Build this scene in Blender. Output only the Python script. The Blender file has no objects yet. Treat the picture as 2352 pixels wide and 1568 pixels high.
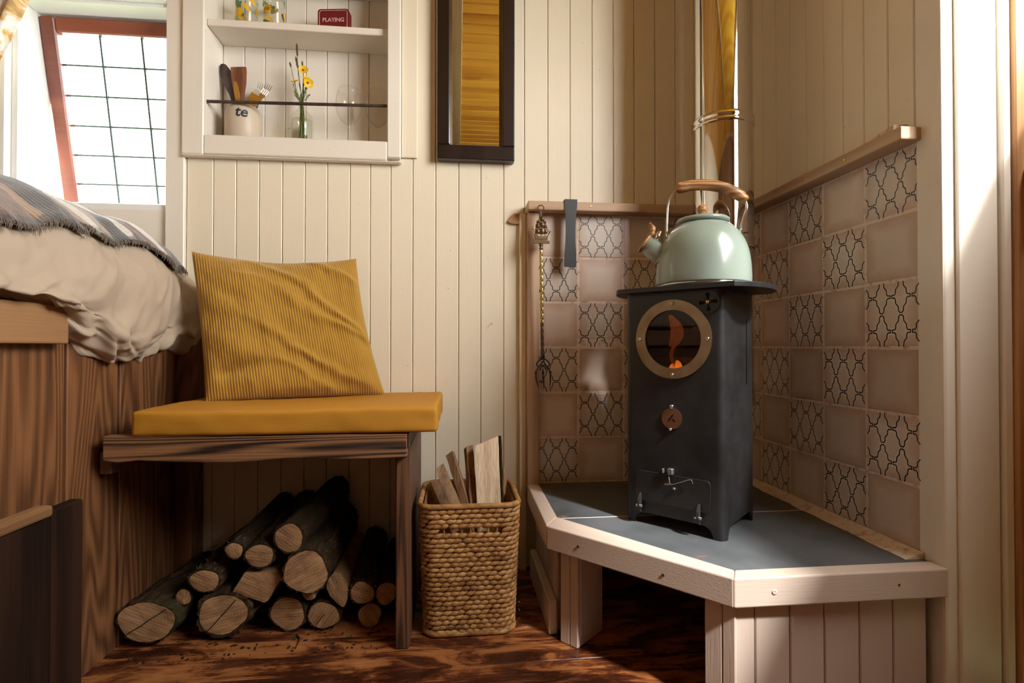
import bpy, bmesh, math, random
from mathutils import Vector, Matrix, noise
sc = bpy.context.scene
COL = sc.collection
R = math.radians
PI = math.pi
random.seed(7)

# ------------------------------------------------------------------ camera, world, light
cam = bpy.data.objects.new('camera', bpy.data.cameras.new('camera'))
COL.objects.link(cam)
cam.data.sensor_width = 36.0
cam.data.lens = 1210.0 / 2352.0 * 36.0
cam.data.clip_start = 0.01
cam.location = (0, 0, 0.674)
cam.rotation_euler = (R(90) + math.atan(13 / 1210), 0, -math.atan(126 / 1210))
sc.camera = cam

SKY = 11.0
world = bpy.data.worlds.new('world')
sc.world = world
world.use_nodes = True
wb = world.node_tree.nodes['Background']
# hazy bright sky, smoothly brighter toward the sun (sun stands behind the camera to the right)
_nt = world.node_tree
_tc = _nt.nodes.new('ShaderNodeTexCoord')
_dot = _nt.nodes.new('ShaderNodeVectorMath'); _dot.operation = 'DOT_PRODUCT'
_dot.inputs[1].default_value = Vector((0.66, -1.0, 1.25)).normalized()
_nt.links.new(_tc.outputs['Generated'], _dot.inputs[0])
_mr = _nt.nodes.new('ShaderNodeMapRange'); _mr.interpolation_type = 'SMOOTHSTEP'
_mr.inputs['From Min'].default_value = -0.2; _mr.inputs['From Max'].default_value = 1.0
_nt.links.new(_dot.outputs['Value'], _mr.inputs['Value'])
_cm = _nt.nodes.new('ShaderNodeMix'); _cm.data_type = 'RGBA'
_cm.inputs[6].default_value = (0.86, 0.93, 1.0, 1); _cm.inputs[7].default_value = (1.75, 1.72, 1.66, 1)
_nt.links.new(_mr.outputs[0], _cm.inputs[0])
_nt.links.new(_cm.outputs[2], wb.inputs[0])
wb.inputs[1].default_value = SKY

def portal(loc, rot, sx, sy):
    l = bpy.data.lights.new('sky_portal', 'AREA')
    l.shape = 'RECTANGLE'
    l.size, l.size_y = sx, sy
    l.cycles.is_portal = True
    o = bpy.data.objects.new('sky_portal', l)
    COL.objects.link(o)
    o.location = loc
    o.rotation_euler = rot

portal((-1.01, 1.90, 1.36), (R(-90), 0, 0), 0.50, 0.70)      # window over the bed
portal((1.23, 0.225, 1.64), (0, R(90), 0), 0.88, 1.17)        # open upper half of the side door

sun = bpy.data.objects.new('sun', bpy.data.lights.new('sun', 'SUN'))
COL.objects.link(sun)
sun.data.energy = 6.0
sun.data.angle = R(4.0)
sun.data.color = (1.0, 0.97, 0.93)
sun.rotation_euler = Vector((-0.66, 1.0, -1.25)).to_track_quat('-Z', 'Y').to_euler()

vs = sc.view_settings
vs.view_transform = 'Standard'
vs.look = 'None'
vs.gamma = 1
vs.use_curve_mapping = False
vs.exposure = 0.45
cy = sc.cycles
cy.max_bounces, cy.diffuse_bounces, cy.glossy_bounces, cy.transmission_bounces, cy.transparent_max_bounces = 6, 4, 4, 5, 10
cy.adaptive_threshold = 0.05

# ------------------------------------------------------------------ mesh helpers
class MB:
    def __init__(s):
        s.v = []; s.f = []; s.uv = None
    def add(s, v, f, m=None):
        o = len(s.v)
        s.v += [tuple(m @ Vector(p)) for p in v] if m is not None else [tuple(p) for p in v]
        s.f += [tuple(i + o for i in q) for q in f]
        return s
    def box(s, x0, x1, y0, y1, z0, z1, b=0.0, m=None, seg=1):
        bm = bmesh.new()
        bmesh.ops.create_cube(bm, size=1)
        for v in bm.verts:
            v.co = Vector(((x0 + x1) / 2 + v.co.x * (x1 - x0), (y0 + y1) / 2 + v.co.y * (y1 - y0), (z0 + z1) / 2 + v.co.z * (z1 - z0)))
        if b > 0:
            bmesh.ops.bevel(bm, geom=bm.edges[:], offset=b, segments=seg, affect='EDGES', profile=0.5)
        bm.verts.index_update()
        s.add([v.co.copy() for v in bm.verts], [[v.index for v in f.verts] for f in bm.faces], m)
        bm.free()
        return s
    def tube(s, pts, r, n=8, cap=True, m=None):
        pts = [Vector(p) for p in pts]
        rs = r if isinstance(r, (list, tuple)) else [r] * len(pts)
        V = []; F = []; up = None
        for i, p in enumerate(pts):
            d = (pts[min(i + 1, len(pts) - 1)] - pts[max(i - 1, 0)]).normalized()
            if up is None:
                up = Vector((0, 0, 1)) if abs(d.z) < 0.9 else Vector((1, 0, 0))
            a = d.cross(up).normalized()
            b = a.cross(d).normalized()
            up = b
            for k in range(n):
                t = 2 * PI * k / n
                V.append(p + (a * math.cos(t) + b * math.sin(t)) * rs[i])
        for i in range(len(pts) - 1):
            for k in range(n):
                k2 = (k + 1) % n
                F.append((i * n + k, i * n + k2, (i + 1) * n + k2, (i + 1) * n + k))
        if cap:
            F.append(tuple(range(n)))
            F.append(tuple(range((len(pts) - 1) * n, len(pts) * n)))
        return s.add(V, F, m)
    def lathe(s, prof, n=32, m=None, closed=False):
        V = []; F = []; idx = []
        for r, z in prof:
            if r < 1e-6:
                idx.append([len(V)]); V.append((0, 0, z))
            else:
                idx.append(list(range(len(V), len(V) + n)))
                V += [(r * math.cos(2 * PI * k / n), r * math.sin(2 * PI * k / n), z) for k in range(n)]
        L = len(prof)
        for i in range(L if closed else L - 1):
            a, b = idx[i], idx[(i + 1) % L]
            for k in range(n):
                k2 = (k + 1) % n
                if len(a) == 1 and len(b) == 1: continue
                if len(a) == 1: F.append((a[0], b[k], b[k2]))
                elif len(b) == 1: F.append((a[k], a[k2], b[0]))
                else: F.append((a[k], a[k2], b[k2], b[k]))
        return s.add(V, F, m)
    def prism(s, poly, d0, d1, m=None):
        """polygon in local XZ, extruded along local Y from d0 to d1"""
        n = len(poly)
        V = [(x, d0, z) for x, z in poly] + [(x, d1, z) for x, z in poly]
        F = [tuple(range(n)), tuple(range(2 * n - 1, n - 1, -1))]
        F += [(i, i + n, (i + 1) % n + n, (i + 1) % n) for i in range(n)]
        return s.add(V, F, m)
    def slab(s, poly, z0, z1):
        """polygon in XY, extruded along Z"""
        n = len(poly)
        V = [(x, y, z0) for x, y in poly] + [(x, y, z1) for x, y in poly]
        F = [tuple(range(n - 1, -1, -1)), tuple(range(n, 2 * n))]
        F += [(i, (i + 1) % n, (i + 1) % n + n, i + n) for i in range(n)]
        return s.add(V, F)
    def grid(s, fn, nu, nv, wrap_u=False, m=None):
        V = [fn(i / (nu if wrap_u else nu - 1), j / (nv - 1)) for i in range(nu) for j in range(nv)]
        F = []
        for i in range(nu if wrap_u else nu - 1):
            for j in range(nv - 1):
                i2 = (i + 1) % nu
                F.append((i * nv + j, i2 * nv + j, i2 * nv + j + 1, i * nv + j + 1))
        return s.add(V, F, m)
    def xf(s, m):
        s.v = [tuple(m @ Vector(p)) for p in s.v]
        return s
    def mesh(s, name, smooth=False, fix=True):
        me = bpy.data.meshes.new(name)
        me.from_pydata(s.v, [], s.f)
        if fix:
            bm = bmesh.new(); bm.from_mesh(me)
            bmesh.ops.recalc_face_normals(bm, faces=bm.faces)
            bm.to_mesh(me); bm.free()
        if smooth:
            me.shade_smooth()
        me.update()
        return me

TM = {}
def link(name, me, mat, parent=None, loc=(0, 0, 0), rot=(0, 0, 0)):
    if mat is not None and not me.materials:
        me.materials.append(mat)
    o = bpy.data.objects.new(name, me)
    COL.objects.link(o)
    o.location = loc
    o.rotation_euler = rot
    if parent is not None:
        o.parent = parent
    return o
def tag(o, label, cat, group=None, kind=None):
    o['label'] = label; o['category'] = cat
    if group: o['group'] = group
    if kind: o['kind'] = kind
    return o
def thing(name, label, cat, loc=(0, 0, 0), rotz=0, group=None, tilt=None):
    o = bpy.data.objects.new(name, None)
    COL.objects.link(o)
    o.empty_display_size = 0.02
    o.location = loc
    o.rotation_euler = tilt if tilt else (0, 0, rotz)
    tag(o, label, cat, group)
    TM[o] = Matrix.Translation(loc) @ o.rotation_euler.to_matrix().to_4x4()
    return o
def part(name, mb, mat, parent, smooth=False, world=False, fix=True):
    """world=True: vertices are written in room coordinates and brought into the thing's frame"""
    if world:
        mb.xf(TM[parent].inverted())
    o = link(name, mb.mesh(name, smooth, fix), mat, parent)
    TM[o] = TM[parent]
    return o
def solo(name, mb, mat, label, cat, origin, group=None, smooth=False, fix=True):
    """a thing that is one mesh, vertices in room coordinates"""
    mb.xf(Matrix.Translation(-Vector(origin)))
    o = link(name, mb.mesh(name, smooth, fix), mat, None, origin)
    TM[o] = Matrix.Translation(origin)
    return tag(o, label, cat, group)
def struct(name, mb, mat):
    o = link(name, mb.mesh(name), mat)
    o['kind'] = 'structure'
    TM[o] = Matrix.Identity(4)
    return o
def boolean(me, cutters):
    a = bpy.data.objects.new('tmp_a', me); COL.objects.link(a)
    tmp = []
    for c in cutters:
        o = bpy.data.objects.new('tmp_c', c); COL.objects.link(o); tmp.append(o)
        md = a.modifiers.new('b', 'BOOLEAN'); md.operation = 'DIFFERENCE'; md.solver = 'EXACT'; md.object = o
    dg = bpy.context.evaluated_depsgraph_get()
    dg.update()
    out = bpy.data.meshes.new_from_object(a.evaluated_get(dg))
    for o in tmp + [a]:
        m = o.data
        bpy.data.objects.remove(o)
        bpy.data.meshes.remove(m)
    return out
def text_mb(txt, size, shear=0.0, extrude=0.0008):
    cu = bpy.data.curves.new('t', 'FONT'); cu.body = txt; cu.size = size; cu.shear = shear; cu.extrude = extrude
    cu.align_x = 'CENTER'; cu.resolution_u = 4; cu.offset = size * 0.018
    o = bpy.data.objects.new('t', cu); COL.objects.link(o)
    dg = bpy.context.evaluated_depsgraph_get(); dg.update()
    me = bpy.data.meshes.new_from_object(o.evaluated_get(dg))
    mb = MB(); mb.add([v.co.copy() for v in me.vertices], [tuple(p.vertices) for p in me.polygons])
    bpy.data.objects.remove(o); bpy.data.curves.remove(cu); bpy.data.meshes.remove(me)
    return mb
def spline(pts, n):
    """Catmull-Rom through points, n samples"""
    P = [Vector(p) for p in pts]
    P = [P[0] * 2 - P[1]] + P + [P[-1] * 2 - P[-2]]
    out = []
    L = len(P) - 3
    for i in range(n):
        t = i / (n - 1) * L
        k = min(int(t), L - 1); u = t - k
        a, b, c, d = P[k:k + 4]
        out.append(0.5 * ((2 * b) + (c - a) * u + (2 * a - 5 * b + 4 * c - d) * u * u + (3 * b - a - 3 * c + d) * u ** 3))
    return out
def lerp1(tab, x):
    if x <= tab[0][0]: return tab[0][1]
    for (a, va), (b, vb) in zip(tab, tab[1:]):
        if x <= b:
            t = (x - a) / (b - a); t = t * t * (3 - 2 * t)
            return va + (vb - va) * t
    return tab[-1][1]
def fb(x, y, z=0.0, o=3):
    return noise.fractal(Vector((x, y, z)), 1.0, 2.0, o)

# ------------------------------------------------------------------ material helpers
class Mat:
    def __init__(s, name, col=(0.5, 0.5, 0.5), rough=0.5, metal=0.0, **kw):
        s.m = bpy.data.materials.new(name); s.m.use_nodes = True
        s.nt = s.m.node_tree; s.b = s.nt.nodes['Principled BSDF']
        s.set('Base Color', col); s.set('Roughness', rough); s.set('Metallic', metal)
        for k, v in kw.items(): s.set(k.replace('_', ' '), v)
    def set(s, k, v):
        if isinstance(v, tuple) and len(v) == 3 and k != 'Normal': v = (*v, 1)
        s.b.inputs[k].default_value = v
    def n(s, typ, **kw):
        nd = s.nt.nodes.new('ShaderNode' + typ)
        for k, v in kw.items():
            k2 = k.replace('_', ' ')
            if k2 in nd.inputs: 
                i = nd.inputs[k2]
                if hasattr(v, 'is_output'): s.nt.links.new(v, i)
                else: i.default_value = v
            else: setattr(nd, k, v)
        return nd
    def l(s, a, b): s.nt.links.new(a, b)
    def to(s, out, key): s.nt.links.new(out, s.b.inputs[key])
    def coord(s, kind='Object', scale=(1, 1, 1), rnd=True, rot=(0, 0, 0)):
        tc = s.n('TexCoord')
        v = tc.outputs[kind]
        mp = s.n('Mapping'); mp.inputs['Scale'].default_value = scale; mp.inputs['Rotation'].default_value = rot
        if rnd:
            oi = s.n('ObjectInfo')
            mul = s.n('VectorMath', operation='MULTIPLY_ADD')
            mul.inputs[0].default_value = (37.1, 17.3, 23.7)
            s.l(oi.outputs['Random'], mul.inputs[1]); s.l(v, mul.inputs[2])
            v = mul.outputs[0]
        s.l(v, mp.inputs['Vector'])
        return mp.outputs[0]
    def math(s, op, a, b=None, c=None):
        nd = s.n('Math', operation=op)
        for i, x in enumerate((a, b, c)):
            if x is None: continue
            if hasattr(x, 'is_output'): s.l(x, nd.inputs[i])
            else: nd.inputs[i].default_value = x
        return nd.outputs[0]
    def noise(s, vec, scale, detail=2.0, rough=0.5, dist=0.0):
        nd = s.n('TexNoise', Scale=scale, Detail=detail, Roughness=rough, Distortion=dist)
        s.l(vec, nd.inputs['Vector'])
        return nd.outputs['Fac']
    def ramp(s, fac, stops, interp='LINEAR'):
        nd = s.n('ValToRGB'); cr = nd.color_ramp; cr.interpolation = interp
        while len(cr.elements) < len(stops): cr.elements.new(0.5)
        for e, (p, c) in zip(cr.elements, stops):
            e.position = p; e.color = (*c, 1) if len(c) == 3 else c
        s.l(fac, nd.inputs[0])
        return nd.outputs[0]
    def mix(s, fac, a, b, blend='MIX'):
        nd = s.n('Mix', data_type='RGBA', blend_type=blend)
        for i, x in ((0, fac), (6, a), (7, b)):
            if hasattr(x, 'is_output'): s.l(x, nd.inputs[i])
            else: nd.inputs[i].default_value = (*x, 1) if isinstance(x, tuple) else x
        return nd.outputs[2]
    def bump(s, h, strength=0.2, dist=0.002):
        nd = s.n('Bump', Strength=strength, Distance=dist)
        s.l(h, nd.inputs['Height']); s.to(nd.outputs[0], 'Normal')

def paint(name, col, rough=0.42, wear=(0.42, 0.33, 0.24), axis='Z'):
    m = Mat(name, col, rough)
    sc_ = {'Z': (60, 60, 2.5), 'Y': (60, 2.5, 60), 'X': (2.5, 60, 60)}[axis]
    v = m.coord(scale=sc_)
    streak = m.noise(v, 6, 1)
    v2 = m.coord(scale=(1, 1, 1))
    blot = m.noise(v2, 5, 2, 0.6)
    speck = m.noise(v2, 95, 0, 0.4)
    sp = m.ramp(speck, [(0.0, (0, 0, 0)), (0.875, (0, 0, 0)), (0.895, (1, 1, 1))])
    c = m.mix(m.math('MULTIPLY', blot, 0.22), col, tuple(x * 0.78 for x in col))
    c = m.mix(m.math('MULTIPLY', sp, 0.5), c, wear)
    m.to(c, 'Base Color')
    m.bump(streak, 0.14, 0.0015)
    return m.m
def wood(name, dark, light, axis='Z', rings=26, scale=5.0, stretch=0.07, rough=0.5, bump=0.25, fib=0.5, knots=True, lo=0.15, hi=0.75):
    m = Mat(name, light, rough)
    st = [scale] * 3; st['XYZ'.index(axis)] = scale * stretch
    v = m.coord(scale=tuple(st))
    n1 = m.noise(v, 1.0, 1.5, 0.4, 0.35)
    s1 = m.math('MULTIPLY_ADD', m.math('SINE', m.math('MULTIPLY', n1, float(rings) * 5.5)), 0.5, 0.5)
    st2 = [260] * 3; st2['XYZ'.index(axis)] = 6
    v2 = m.coord(scale=tuple(st2))
    n2 = m.noise(v2, 1.0, 1.5, 0.6)
    blot = m.noise(m.coord(scale=(1, 1, 1)), 3.0, 1.5)
    fac = m.math('ADD', m.math('MULTIPLY', s1, 1 - fib), m.math('MULTIPLY', n2, fib))
    fac = m.math('ADD', fac, m.math('MULTIPLY_ADD', blot, 0.5, -0.25))
    if knots:
        kv = [4.0] * 3; kv['XYZ'.index(axis)] = 1.6
        vo = m.n('TexVoronoi', Scale=1.3)
        m.l(m.coord(scale=tuple(kv)), vo.inputs['Vector'])
        kn = m.ramp(vo.outputs['Distance'], [(0.0, (1, 1, 1)), (0.07, (0.7, 0.7, 0.7)), (0.13, (0, 0, 0))])
        fac = m.math('SUBTRACT', fac, m.math('MULTIPLY', kn, 0.55))
    c = m.ramp(fac, [(lo, dark), (hi, light)])
    m.to(c, 'Base Color')
    m.bump(n2, bump, 0.0015)
    return m.m
def emit(name, col, strength):
    m = Mat(name, (0, 0, 0)); m.set('Emission Color', col); m.set('Emission Strength', strength)
    return m.m

M_CREAM = paint('cream_paint', (0.84, 0.755, 0.585))
M_CREAMY = paint('cream_paint_lengthwise', (0.83, 0.73, 0.56), axis='X')
M_WHITE = paint('white_paint', (0.84, 0.78, 0.68), 0.36)
M_WHITEX = paint('white_paint_horizontal', (0.84, 0.77, 0.67), 0.36, axis='X')
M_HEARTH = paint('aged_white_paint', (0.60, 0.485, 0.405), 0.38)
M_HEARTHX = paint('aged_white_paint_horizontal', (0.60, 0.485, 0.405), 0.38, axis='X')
M_WINDOW = paint('window_white', (0.87, 0.87, 0.85), 0.36)
M_PANEL = wood('bed_pine', (0.045, 0.016, 0.006), (0.215, 0.092, 0.036), 'Z', 21, 7.0, 0.11, 0.45, fib=0.55, lo=0.10, hi=0.82)
M_BEDRAIL = wood('bed_rail_oak', (0.15, 0.07, 0.03), (0.30, 0.16, 0.07), 'Y', 14, 5, 0.06, 0.5)
M_BENCH = wood('bench_oak', (0.018, 0.008, 0.004), (0.27, 0.13, 0.055), 'X', 30, 9.0, 0.05, 0.6, 0.7, lo=0.25, hi=0.75)
M_BENCHZ = wood('bench_oak_upright', (0.016, 0.007, 0.004), (0.16, 0.072, 0.032), 'Z', 30, 9.0, 0.05, 0.55, 0.5)
M_RAIL = wood('raw_pine_rail', (0.34, 0.20, 0.11), (0.58, 0.40, 0.26), 'X', 12, 5, 0.05, 0.55, 0.15)
M_RAILY = wood('raw_pine_rail_deep', (0.34, 0.20, 0.11), (0.58, 0.40, 0.26), 'Y', 12, 5, 0.05, 0.55, 0.15)
M_RAILZ = wood('raw_pine_batten', (0.38, 0.23, 0.14), (0.60, 0.42, 0.28), 'Z', 12, 5, 0.05, 0.55, 0.15)
M_PINE = wood('ceiling_pine', (0.58, 0.235, 0.03), (0.92, 0.48, 0.075), 'X', 3, 3.5, 0.06, 0.35, 0.05)
M_BEAM = wood('ceiling_beam', (0.30, 0.19, 0.10), (0.45, 0.31, 0.17), 'Y', 9, 3.5, 0.06, 0.5, 0.05)
M_DARKBOX = wood('dark_stained_ply', (0.010, 0.0045, 0.0025), (0.032, 0.014, 0.007), 'Z', 8, 4, 0.1, 0.85, 0.1, knots=False)
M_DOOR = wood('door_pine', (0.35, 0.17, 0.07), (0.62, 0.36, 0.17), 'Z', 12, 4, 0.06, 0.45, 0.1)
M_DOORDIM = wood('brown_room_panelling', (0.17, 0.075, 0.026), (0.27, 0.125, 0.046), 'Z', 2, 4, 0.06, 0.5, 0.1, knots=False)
M_SILL = wood('red_brown_casement', (0.16, 0.035, 0.02), (0.28, 0.075, 0.04), 'X', 6, 4, 0.08, 0.35, 0.1, knots=False)

def floor_mat():
    m = Mat('worn_floor_varnish', (0.1, 0.03, 0.01), 0.3)
    v = m.coord(scale=(1.0, 3.0, 1.0))
    worn = m.noise(v, 5.5, 7, 0.68, 0.6)
    v2 = m.coord(scale=(2.2, 150, 60))
    fib = m.noise(v2, 1.0, 3, 0.6)
    k = m.math('ADD', worn, m.math('MULTIPLY_ADD', fib, 0.22, -0.11))
    c = m.ramp(k, [(0.40, (0.040, 0.011, 0.005)), (0.485, (0.105, 0.028, 0.010)), (0.54, (0.28, 0.100, 0.030)), (0.72, (0.44, 0.19, 0.065))])
    m.to(c, 'Base Color')
    m.to(m.ramp(k, [(0.45, (0.26,) * 3), (0.6, (0.5,) * 3)]), 'Roughness')
    m.bump(k, 0.12, 0.001)
    return m.m
M_FLOOR = floor_mat()

def tile_mat(name, mid, edge, rough):
    m = Mat(name, mid, rough)
    tc = m.n('TexCoord'); sp = m.n('SeparateXYZ'); m.l(tc.outputs['Generated'], sp.inputs[0])
    ax = m.math('ABSOLUTE', m.math('SUBTRACT', sp.outputs[0], 0.5))
    az = m.math('ABSOLUTE', m.math('SUBTRACT', sp.outputs[2], 0.5))
    e = m.math('MULTIPLY', m.math('MAXIMUM', ax, az), 2.0)
    v = m.coord()
    nz = m.noise(v, 30, 2, 0.6)
    e = m.math('ADD', e, m.math('MULTIPLY_ADD', nz, 0.36, -0.18))
    fac = m.ramp(e, [(0.55, (0, 0, 0)), (1.0, (1, 1, 1))])
    oi = m.n('ObjectInfo')
    tone = m.math('MULTIPLY_ADD', oi.outputs['Random'], 0.22, 0.88)
    c = m.mix(fac, mid, edge)
    cl = m.noise(v, 11, 1)
    c = m.mix(m.math('MULTIPLY', cl, 0.35), c, tuple(x * 0.75 for x in mid))
    hs = m.n('HueSaturation'); m.l(c, hs.inputs['Color']); m.l(tone, hs.inputs['Value'])
    m.to(hs.outputs[0], 'Base Color')
    m.bump(nz, 0.12, 0.002)
    return m.m
M_TILE = tile_mat('blush_glazed_tile', (0.71, 0.585, 0.49), (0.55, 0.37, 0.26), 0.30)
M_TILEP = tile_mat('printed_cream_tile', (0.72, 0.62, 0.53), (0.58, 0.42, 0.32), 0.34)
M_INK = Mat('tile_ink', (0.028, 0.032, 0.030), 0.4).m
def grout():
    m = Mat('grout', (0.60, 0.46, 0.37), 0.85)
    nz = m.noise(m.coord(), 60, 4)
    m.to(m.ramp(nz, [(0.28, (0.52, 0.36, 0.26)), (0.5, (0.76, 0.63, 0.53))]), 'Base Color'); m.bump(nz, 0.5, 0.003)
    return m.m
M_GROUT = grout()
def slate():
    m = Mat('slate_hearth', (0.08, 0.09, 0.1), 0.4)
    v = m.coord()
    a = m.noise(v, 4, 5, 0.6); b = m.noise(m.coord(scale=(1, 2.2, 1)), 7, 5, 0.6, 0.5)
    c = m.ramp(a, [(0.3, (0.060, 0.066, 0.072)), (0.7, (0.125, 0.135, 0.145))])
    rust = m.ramp(b, [(0.0, (0, 0, 0)), (0.64, (0, 0, 0)), (0.69, (1, 1, 1))])
    c = m.mix(m.math('MULTIPLY', rust, 0.8), c, (0.30, 0.15, 0.08))
    m.to(c, 'Base Color')
    m.to(m.ramp(a, [(0.3, (0.36,) * 3), (0.7, (0.55,) * 3)]), 'Roughness')
    m.bump(m.noise(v, 28, 5, 0.6), 0.22, 0.002)
    return m.m
M_SLATE = slate()
def black_paint():
    m = Mat('stove_black', (0.016, 0.017, 0.019), 0.36)
    nz = m.noise(m.coord(), 160, 2)
    b = m.noise(m.coord(), 9, 5, 0.7)
    m.to(m.ramp(b, [(0.35, (0.0075, 0.0078, 0.0085)), (0.8, (0.018, 0.0185, 0.020))]), 'Base Color')
    m.to(m.ramp(b, [(0.3, (0.36,) * 3), (0.7, (0.47,) * 3)]), 'Roughness')
    m.bump(nz, 0.06, 0.0006)
    return m.m
M_BLACK = black_paint()
M_IRON = Mat('cast_iron', (0.022, 0.023, 0.025), 0.42).m
M_VOID = Mat('void_black', (0.008, 0.007, 0.006), 0.8).m  # near-black put in for the shade inside slots, holes, cracks and gaps
M_STEELGREY = Mat('worn_steel', (0.22, 0.22, 0.22), 0.45, 0.8).m
def brass_ring():
    m = Mat('tarnished_steel_ring', (0.33, 0.25, 0.16), 0.42, 1.0)
    nz = m.noise(m.coord(), 22, 5)
    m.to(m.ramp(nz, [(0.3, (0.25, 0.17, 0.10)), (0.7, (0.36, 0.28, 0.19))]), 'Base Color')
    return m.m
M_RING = brass_ring()
M_SCREW = Mat('screw_steel', (0.62, 0.58, 0.52), 0.25, 1.0).m
M_BRASS = Mat('brass', (0.72, 0.50, 0.20), 0.28, 1.0).m
M_COPPER = Mat('copper_disc', (0.40, 0.22, 0.14), 0.38, 1.0).m
def flue_mat():
    m = Mat('polished_flue_steel', (0.70, 0.66, 0.61), 0.06, 1.0)
    v = m.coord(scale=(70, 70, 0.6)); nz = m.noise(v, 2, 3)
    return m.m
M_FLUE = flue_mat()
M_CHROME = Mat('chrome', (0.83, 0.82, 0.80), 0.12, 1.0).m
M_MIRROR = Mat('mirror_glass', (0.92, 0.90, 0.86), 0.01, 1.0).m
M_EBONY = wood('ebony_frame', (0.010, 0.005, 0.004), (0.022, 0.011, 0.009), 'Z', 6, 6, 0.05, 0.32, 0.1, knots=False)
M_SAGE = Mat('sage_enamel', (0.255, 0.315, 0.27), 0.26, 0.0, Coat_Weight=0.4, Coat_Roughness=0.12).m
M_GRIP = wood('grip_beech', (0.16, 0.065, 0.022), (0.50, 0.26, 0.10), 'X', 16, 22, 0.08, 0.4, 0.1, knots=False)
def glass(name, tint=(1, 1, 1), rough=0.0):
    return Mat(name, tint, rough, 0.0, Transmission_Weight=1.0, IOR=1.45).m
M_GLASS = glass('clear_glass')
M_WATER = Mat('water', (0.97, 0.98, 0.95), 0.0, 0.0, Transmission_Weight=1.0, IOR=1.33).m
def thin_glass(name, tint, strength=0.06, rough=0.02):
    m = Mat(name)
    m.nt.nodes.remove(m.b)
    out = [n for n in m.nt.nodes if n.type == 'OUTPUT_MATERIAL'][0]
    tr = m.n('BsdfTransparent', Color=(*tint, 1)); gl = m.n('BsdfGlossy', Roughness=rough)
    lw = m.n('LayerWeight', Blend=0.5); mx = m.n('MixShader')
    fr = m.math('MULTIPLY_ADD', m.math('POWER', lw.outputs['Facing'], 4.0), 0.55, strength * 0.6)
    m.l(fr, mx.inputs[0]); m.l(tr.outputs[0], mx.inputs[1]); m.l(gl.outputs[0], mx.inputs[2])
    m.l(mx.outputs[0], out.inputs[0])
    return m.m
M_PANE = thin_glass('window_pane', (0.97, 1.0, 0.98))
M_STOVEGLASS = thin_glass('smoked_stove_glass', (0.42, 0.34, 0.28))
M_WINE = thin_glass('wine_glass', (0.995, 0.995, 0.99), 0.03)
M_WATERTHIN = thin_glass('vase_water', (0.97, 0.975, 0.94), 0.03)
M_TUMBLER = thin_glass('tumbler_glass', (0.98, 0.985, 0.965), 0.05)
M_LEAD = Mat('lead_came', (0.10, 0.13, 0.12), 0.5, 0.6).m
def cloth(name, col, rough=0.85, sheen=0.3, wscale=900, bump=0.25, var=0.2):
    m = Mat(name, col, rough, 0.0, Sheen_Weight=sheen, Sheen_Roughness=0.5)
    nz = m.noise(m.coord(), wscale, 1); b = m.noise(m.coord(), 5, 4)
    m.to(m.mix(m.math('MULTIPLY', b, var * 2), col, tuple(x * 0.7 for x in col)), 'Base Color')
    m.bump(nz, bump, 0.0008)
    return m.m
M_DUVET = cloth('duvet_cotton', (0.45, 0.355, 0.26), 0.9, 0.1)
M_CORD = cloth('mustard_corduroy', (0.42, 0.225, 0.018), 0.85, 0.3)
M_SEAT = cloth('mustard_cotton', (0.50, 0.225, 0.013), 0.72, 0.0)
M_STONE = cloth('cream_stoneware', (0.60, 0.50, 0.38), 0.45, 0.0, 300, 0.05)
M_NAVY = Mat('navy_lettering', (0.018, 0.026, 0.045), 0.5).m
M_STEM = Mat('green_stem', (0.10, 0.15, 0.035), 0.6).m
M_PETAL = Mat('buttercup_petal', (0.85, 0.52, 0.015), 0.4).m
M_SEED = Mat('grass_seed', (0.10, 0.08, 0.03), 0.8).m
M_MAROON = Mat('maroon_tin', (0.16, 0.012, 0.02), 0.35).m
M_PINK = Mat('pale_pink_print', (0.70, 0.45, 0.40), 0.5).m
M_YEL = Mat('yellow_print', (0.80, 0.45, 0.01), 0.4).m
M_GRN = Mat('green_print', (0.10, 0.22, 0.08), 0.4).m
M_OLIVE = Mat('olive_print', (0.22, 0.15, 0.04), 0.4).m
M_UTENSIL = wood('utensil_wood', (0.10, 0.035, 0.015), (0.24, 0.09, 0.04), 'Z', 8, 16, 0.08, 0.5, 0.1, knots=False)
M_UTDARK = wood('dark_utensil_wood', (0.03, 0.018, 0.015), (0.075, 0.045, 0.035), 'Z', 8, 16, 0.08, 0.5, 0.1, knots=False)
M_BLKPLA = Mat('black_plastic', (0.012, 0.013, 0.018), 0.35).m
M_WICKER = None
def wicker():
    m = Mat('water_hyacinth', (0.5, 0.3, 0.13), 0.6)
    v = m.coord(rnd=True)
    a = m.noise(v, 45, 3, 0.6); b = m.noise(v, 7, 2)
    k = m.math('ADD', m.math('MULTIPLY', a, 0.65), m.math('MULTIPLY', b, 0.4))
    m.to(m.ramp(k, [(0.34, (0.12, 0.048, 0.013)), (0.52, (0.36, 0.175, 0.052)), (0.72, (0.54, 0.32, 0.125))]), 'Base Color')
    m.bump(m.noise(v, 240, 3), 0.4, 0.0015)
    return m.m
M_WICKER = wicker()
def bark():
    m = Mat('bark', (0.03, 0.02, 0.012), 0.9)
    v = m.coord(scale=(1, 0.35, 1))
    a = m.noise(v, 30, 8, 0.8); g = m.noise(m.coord(), 9, 3)
    c = m.ramp(a, [(0.3, (0.008, 0.005, 0.003)), (0.55, (0.050, 0.028, 0.014)), (0.72, (0.19, 0.13, 0.08))])
    c = m.mix(m.ramp(g, [(0.5, (0, 0, 0)), (0.7, (0.5, 0.5, 0.5))]), c, (0.035, 0.042, 0.014))
    m.to(c, 'Base Color'); m.bump(a, 0.9, 0.006)
    return m.m
M_BARK = bark()
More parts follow.
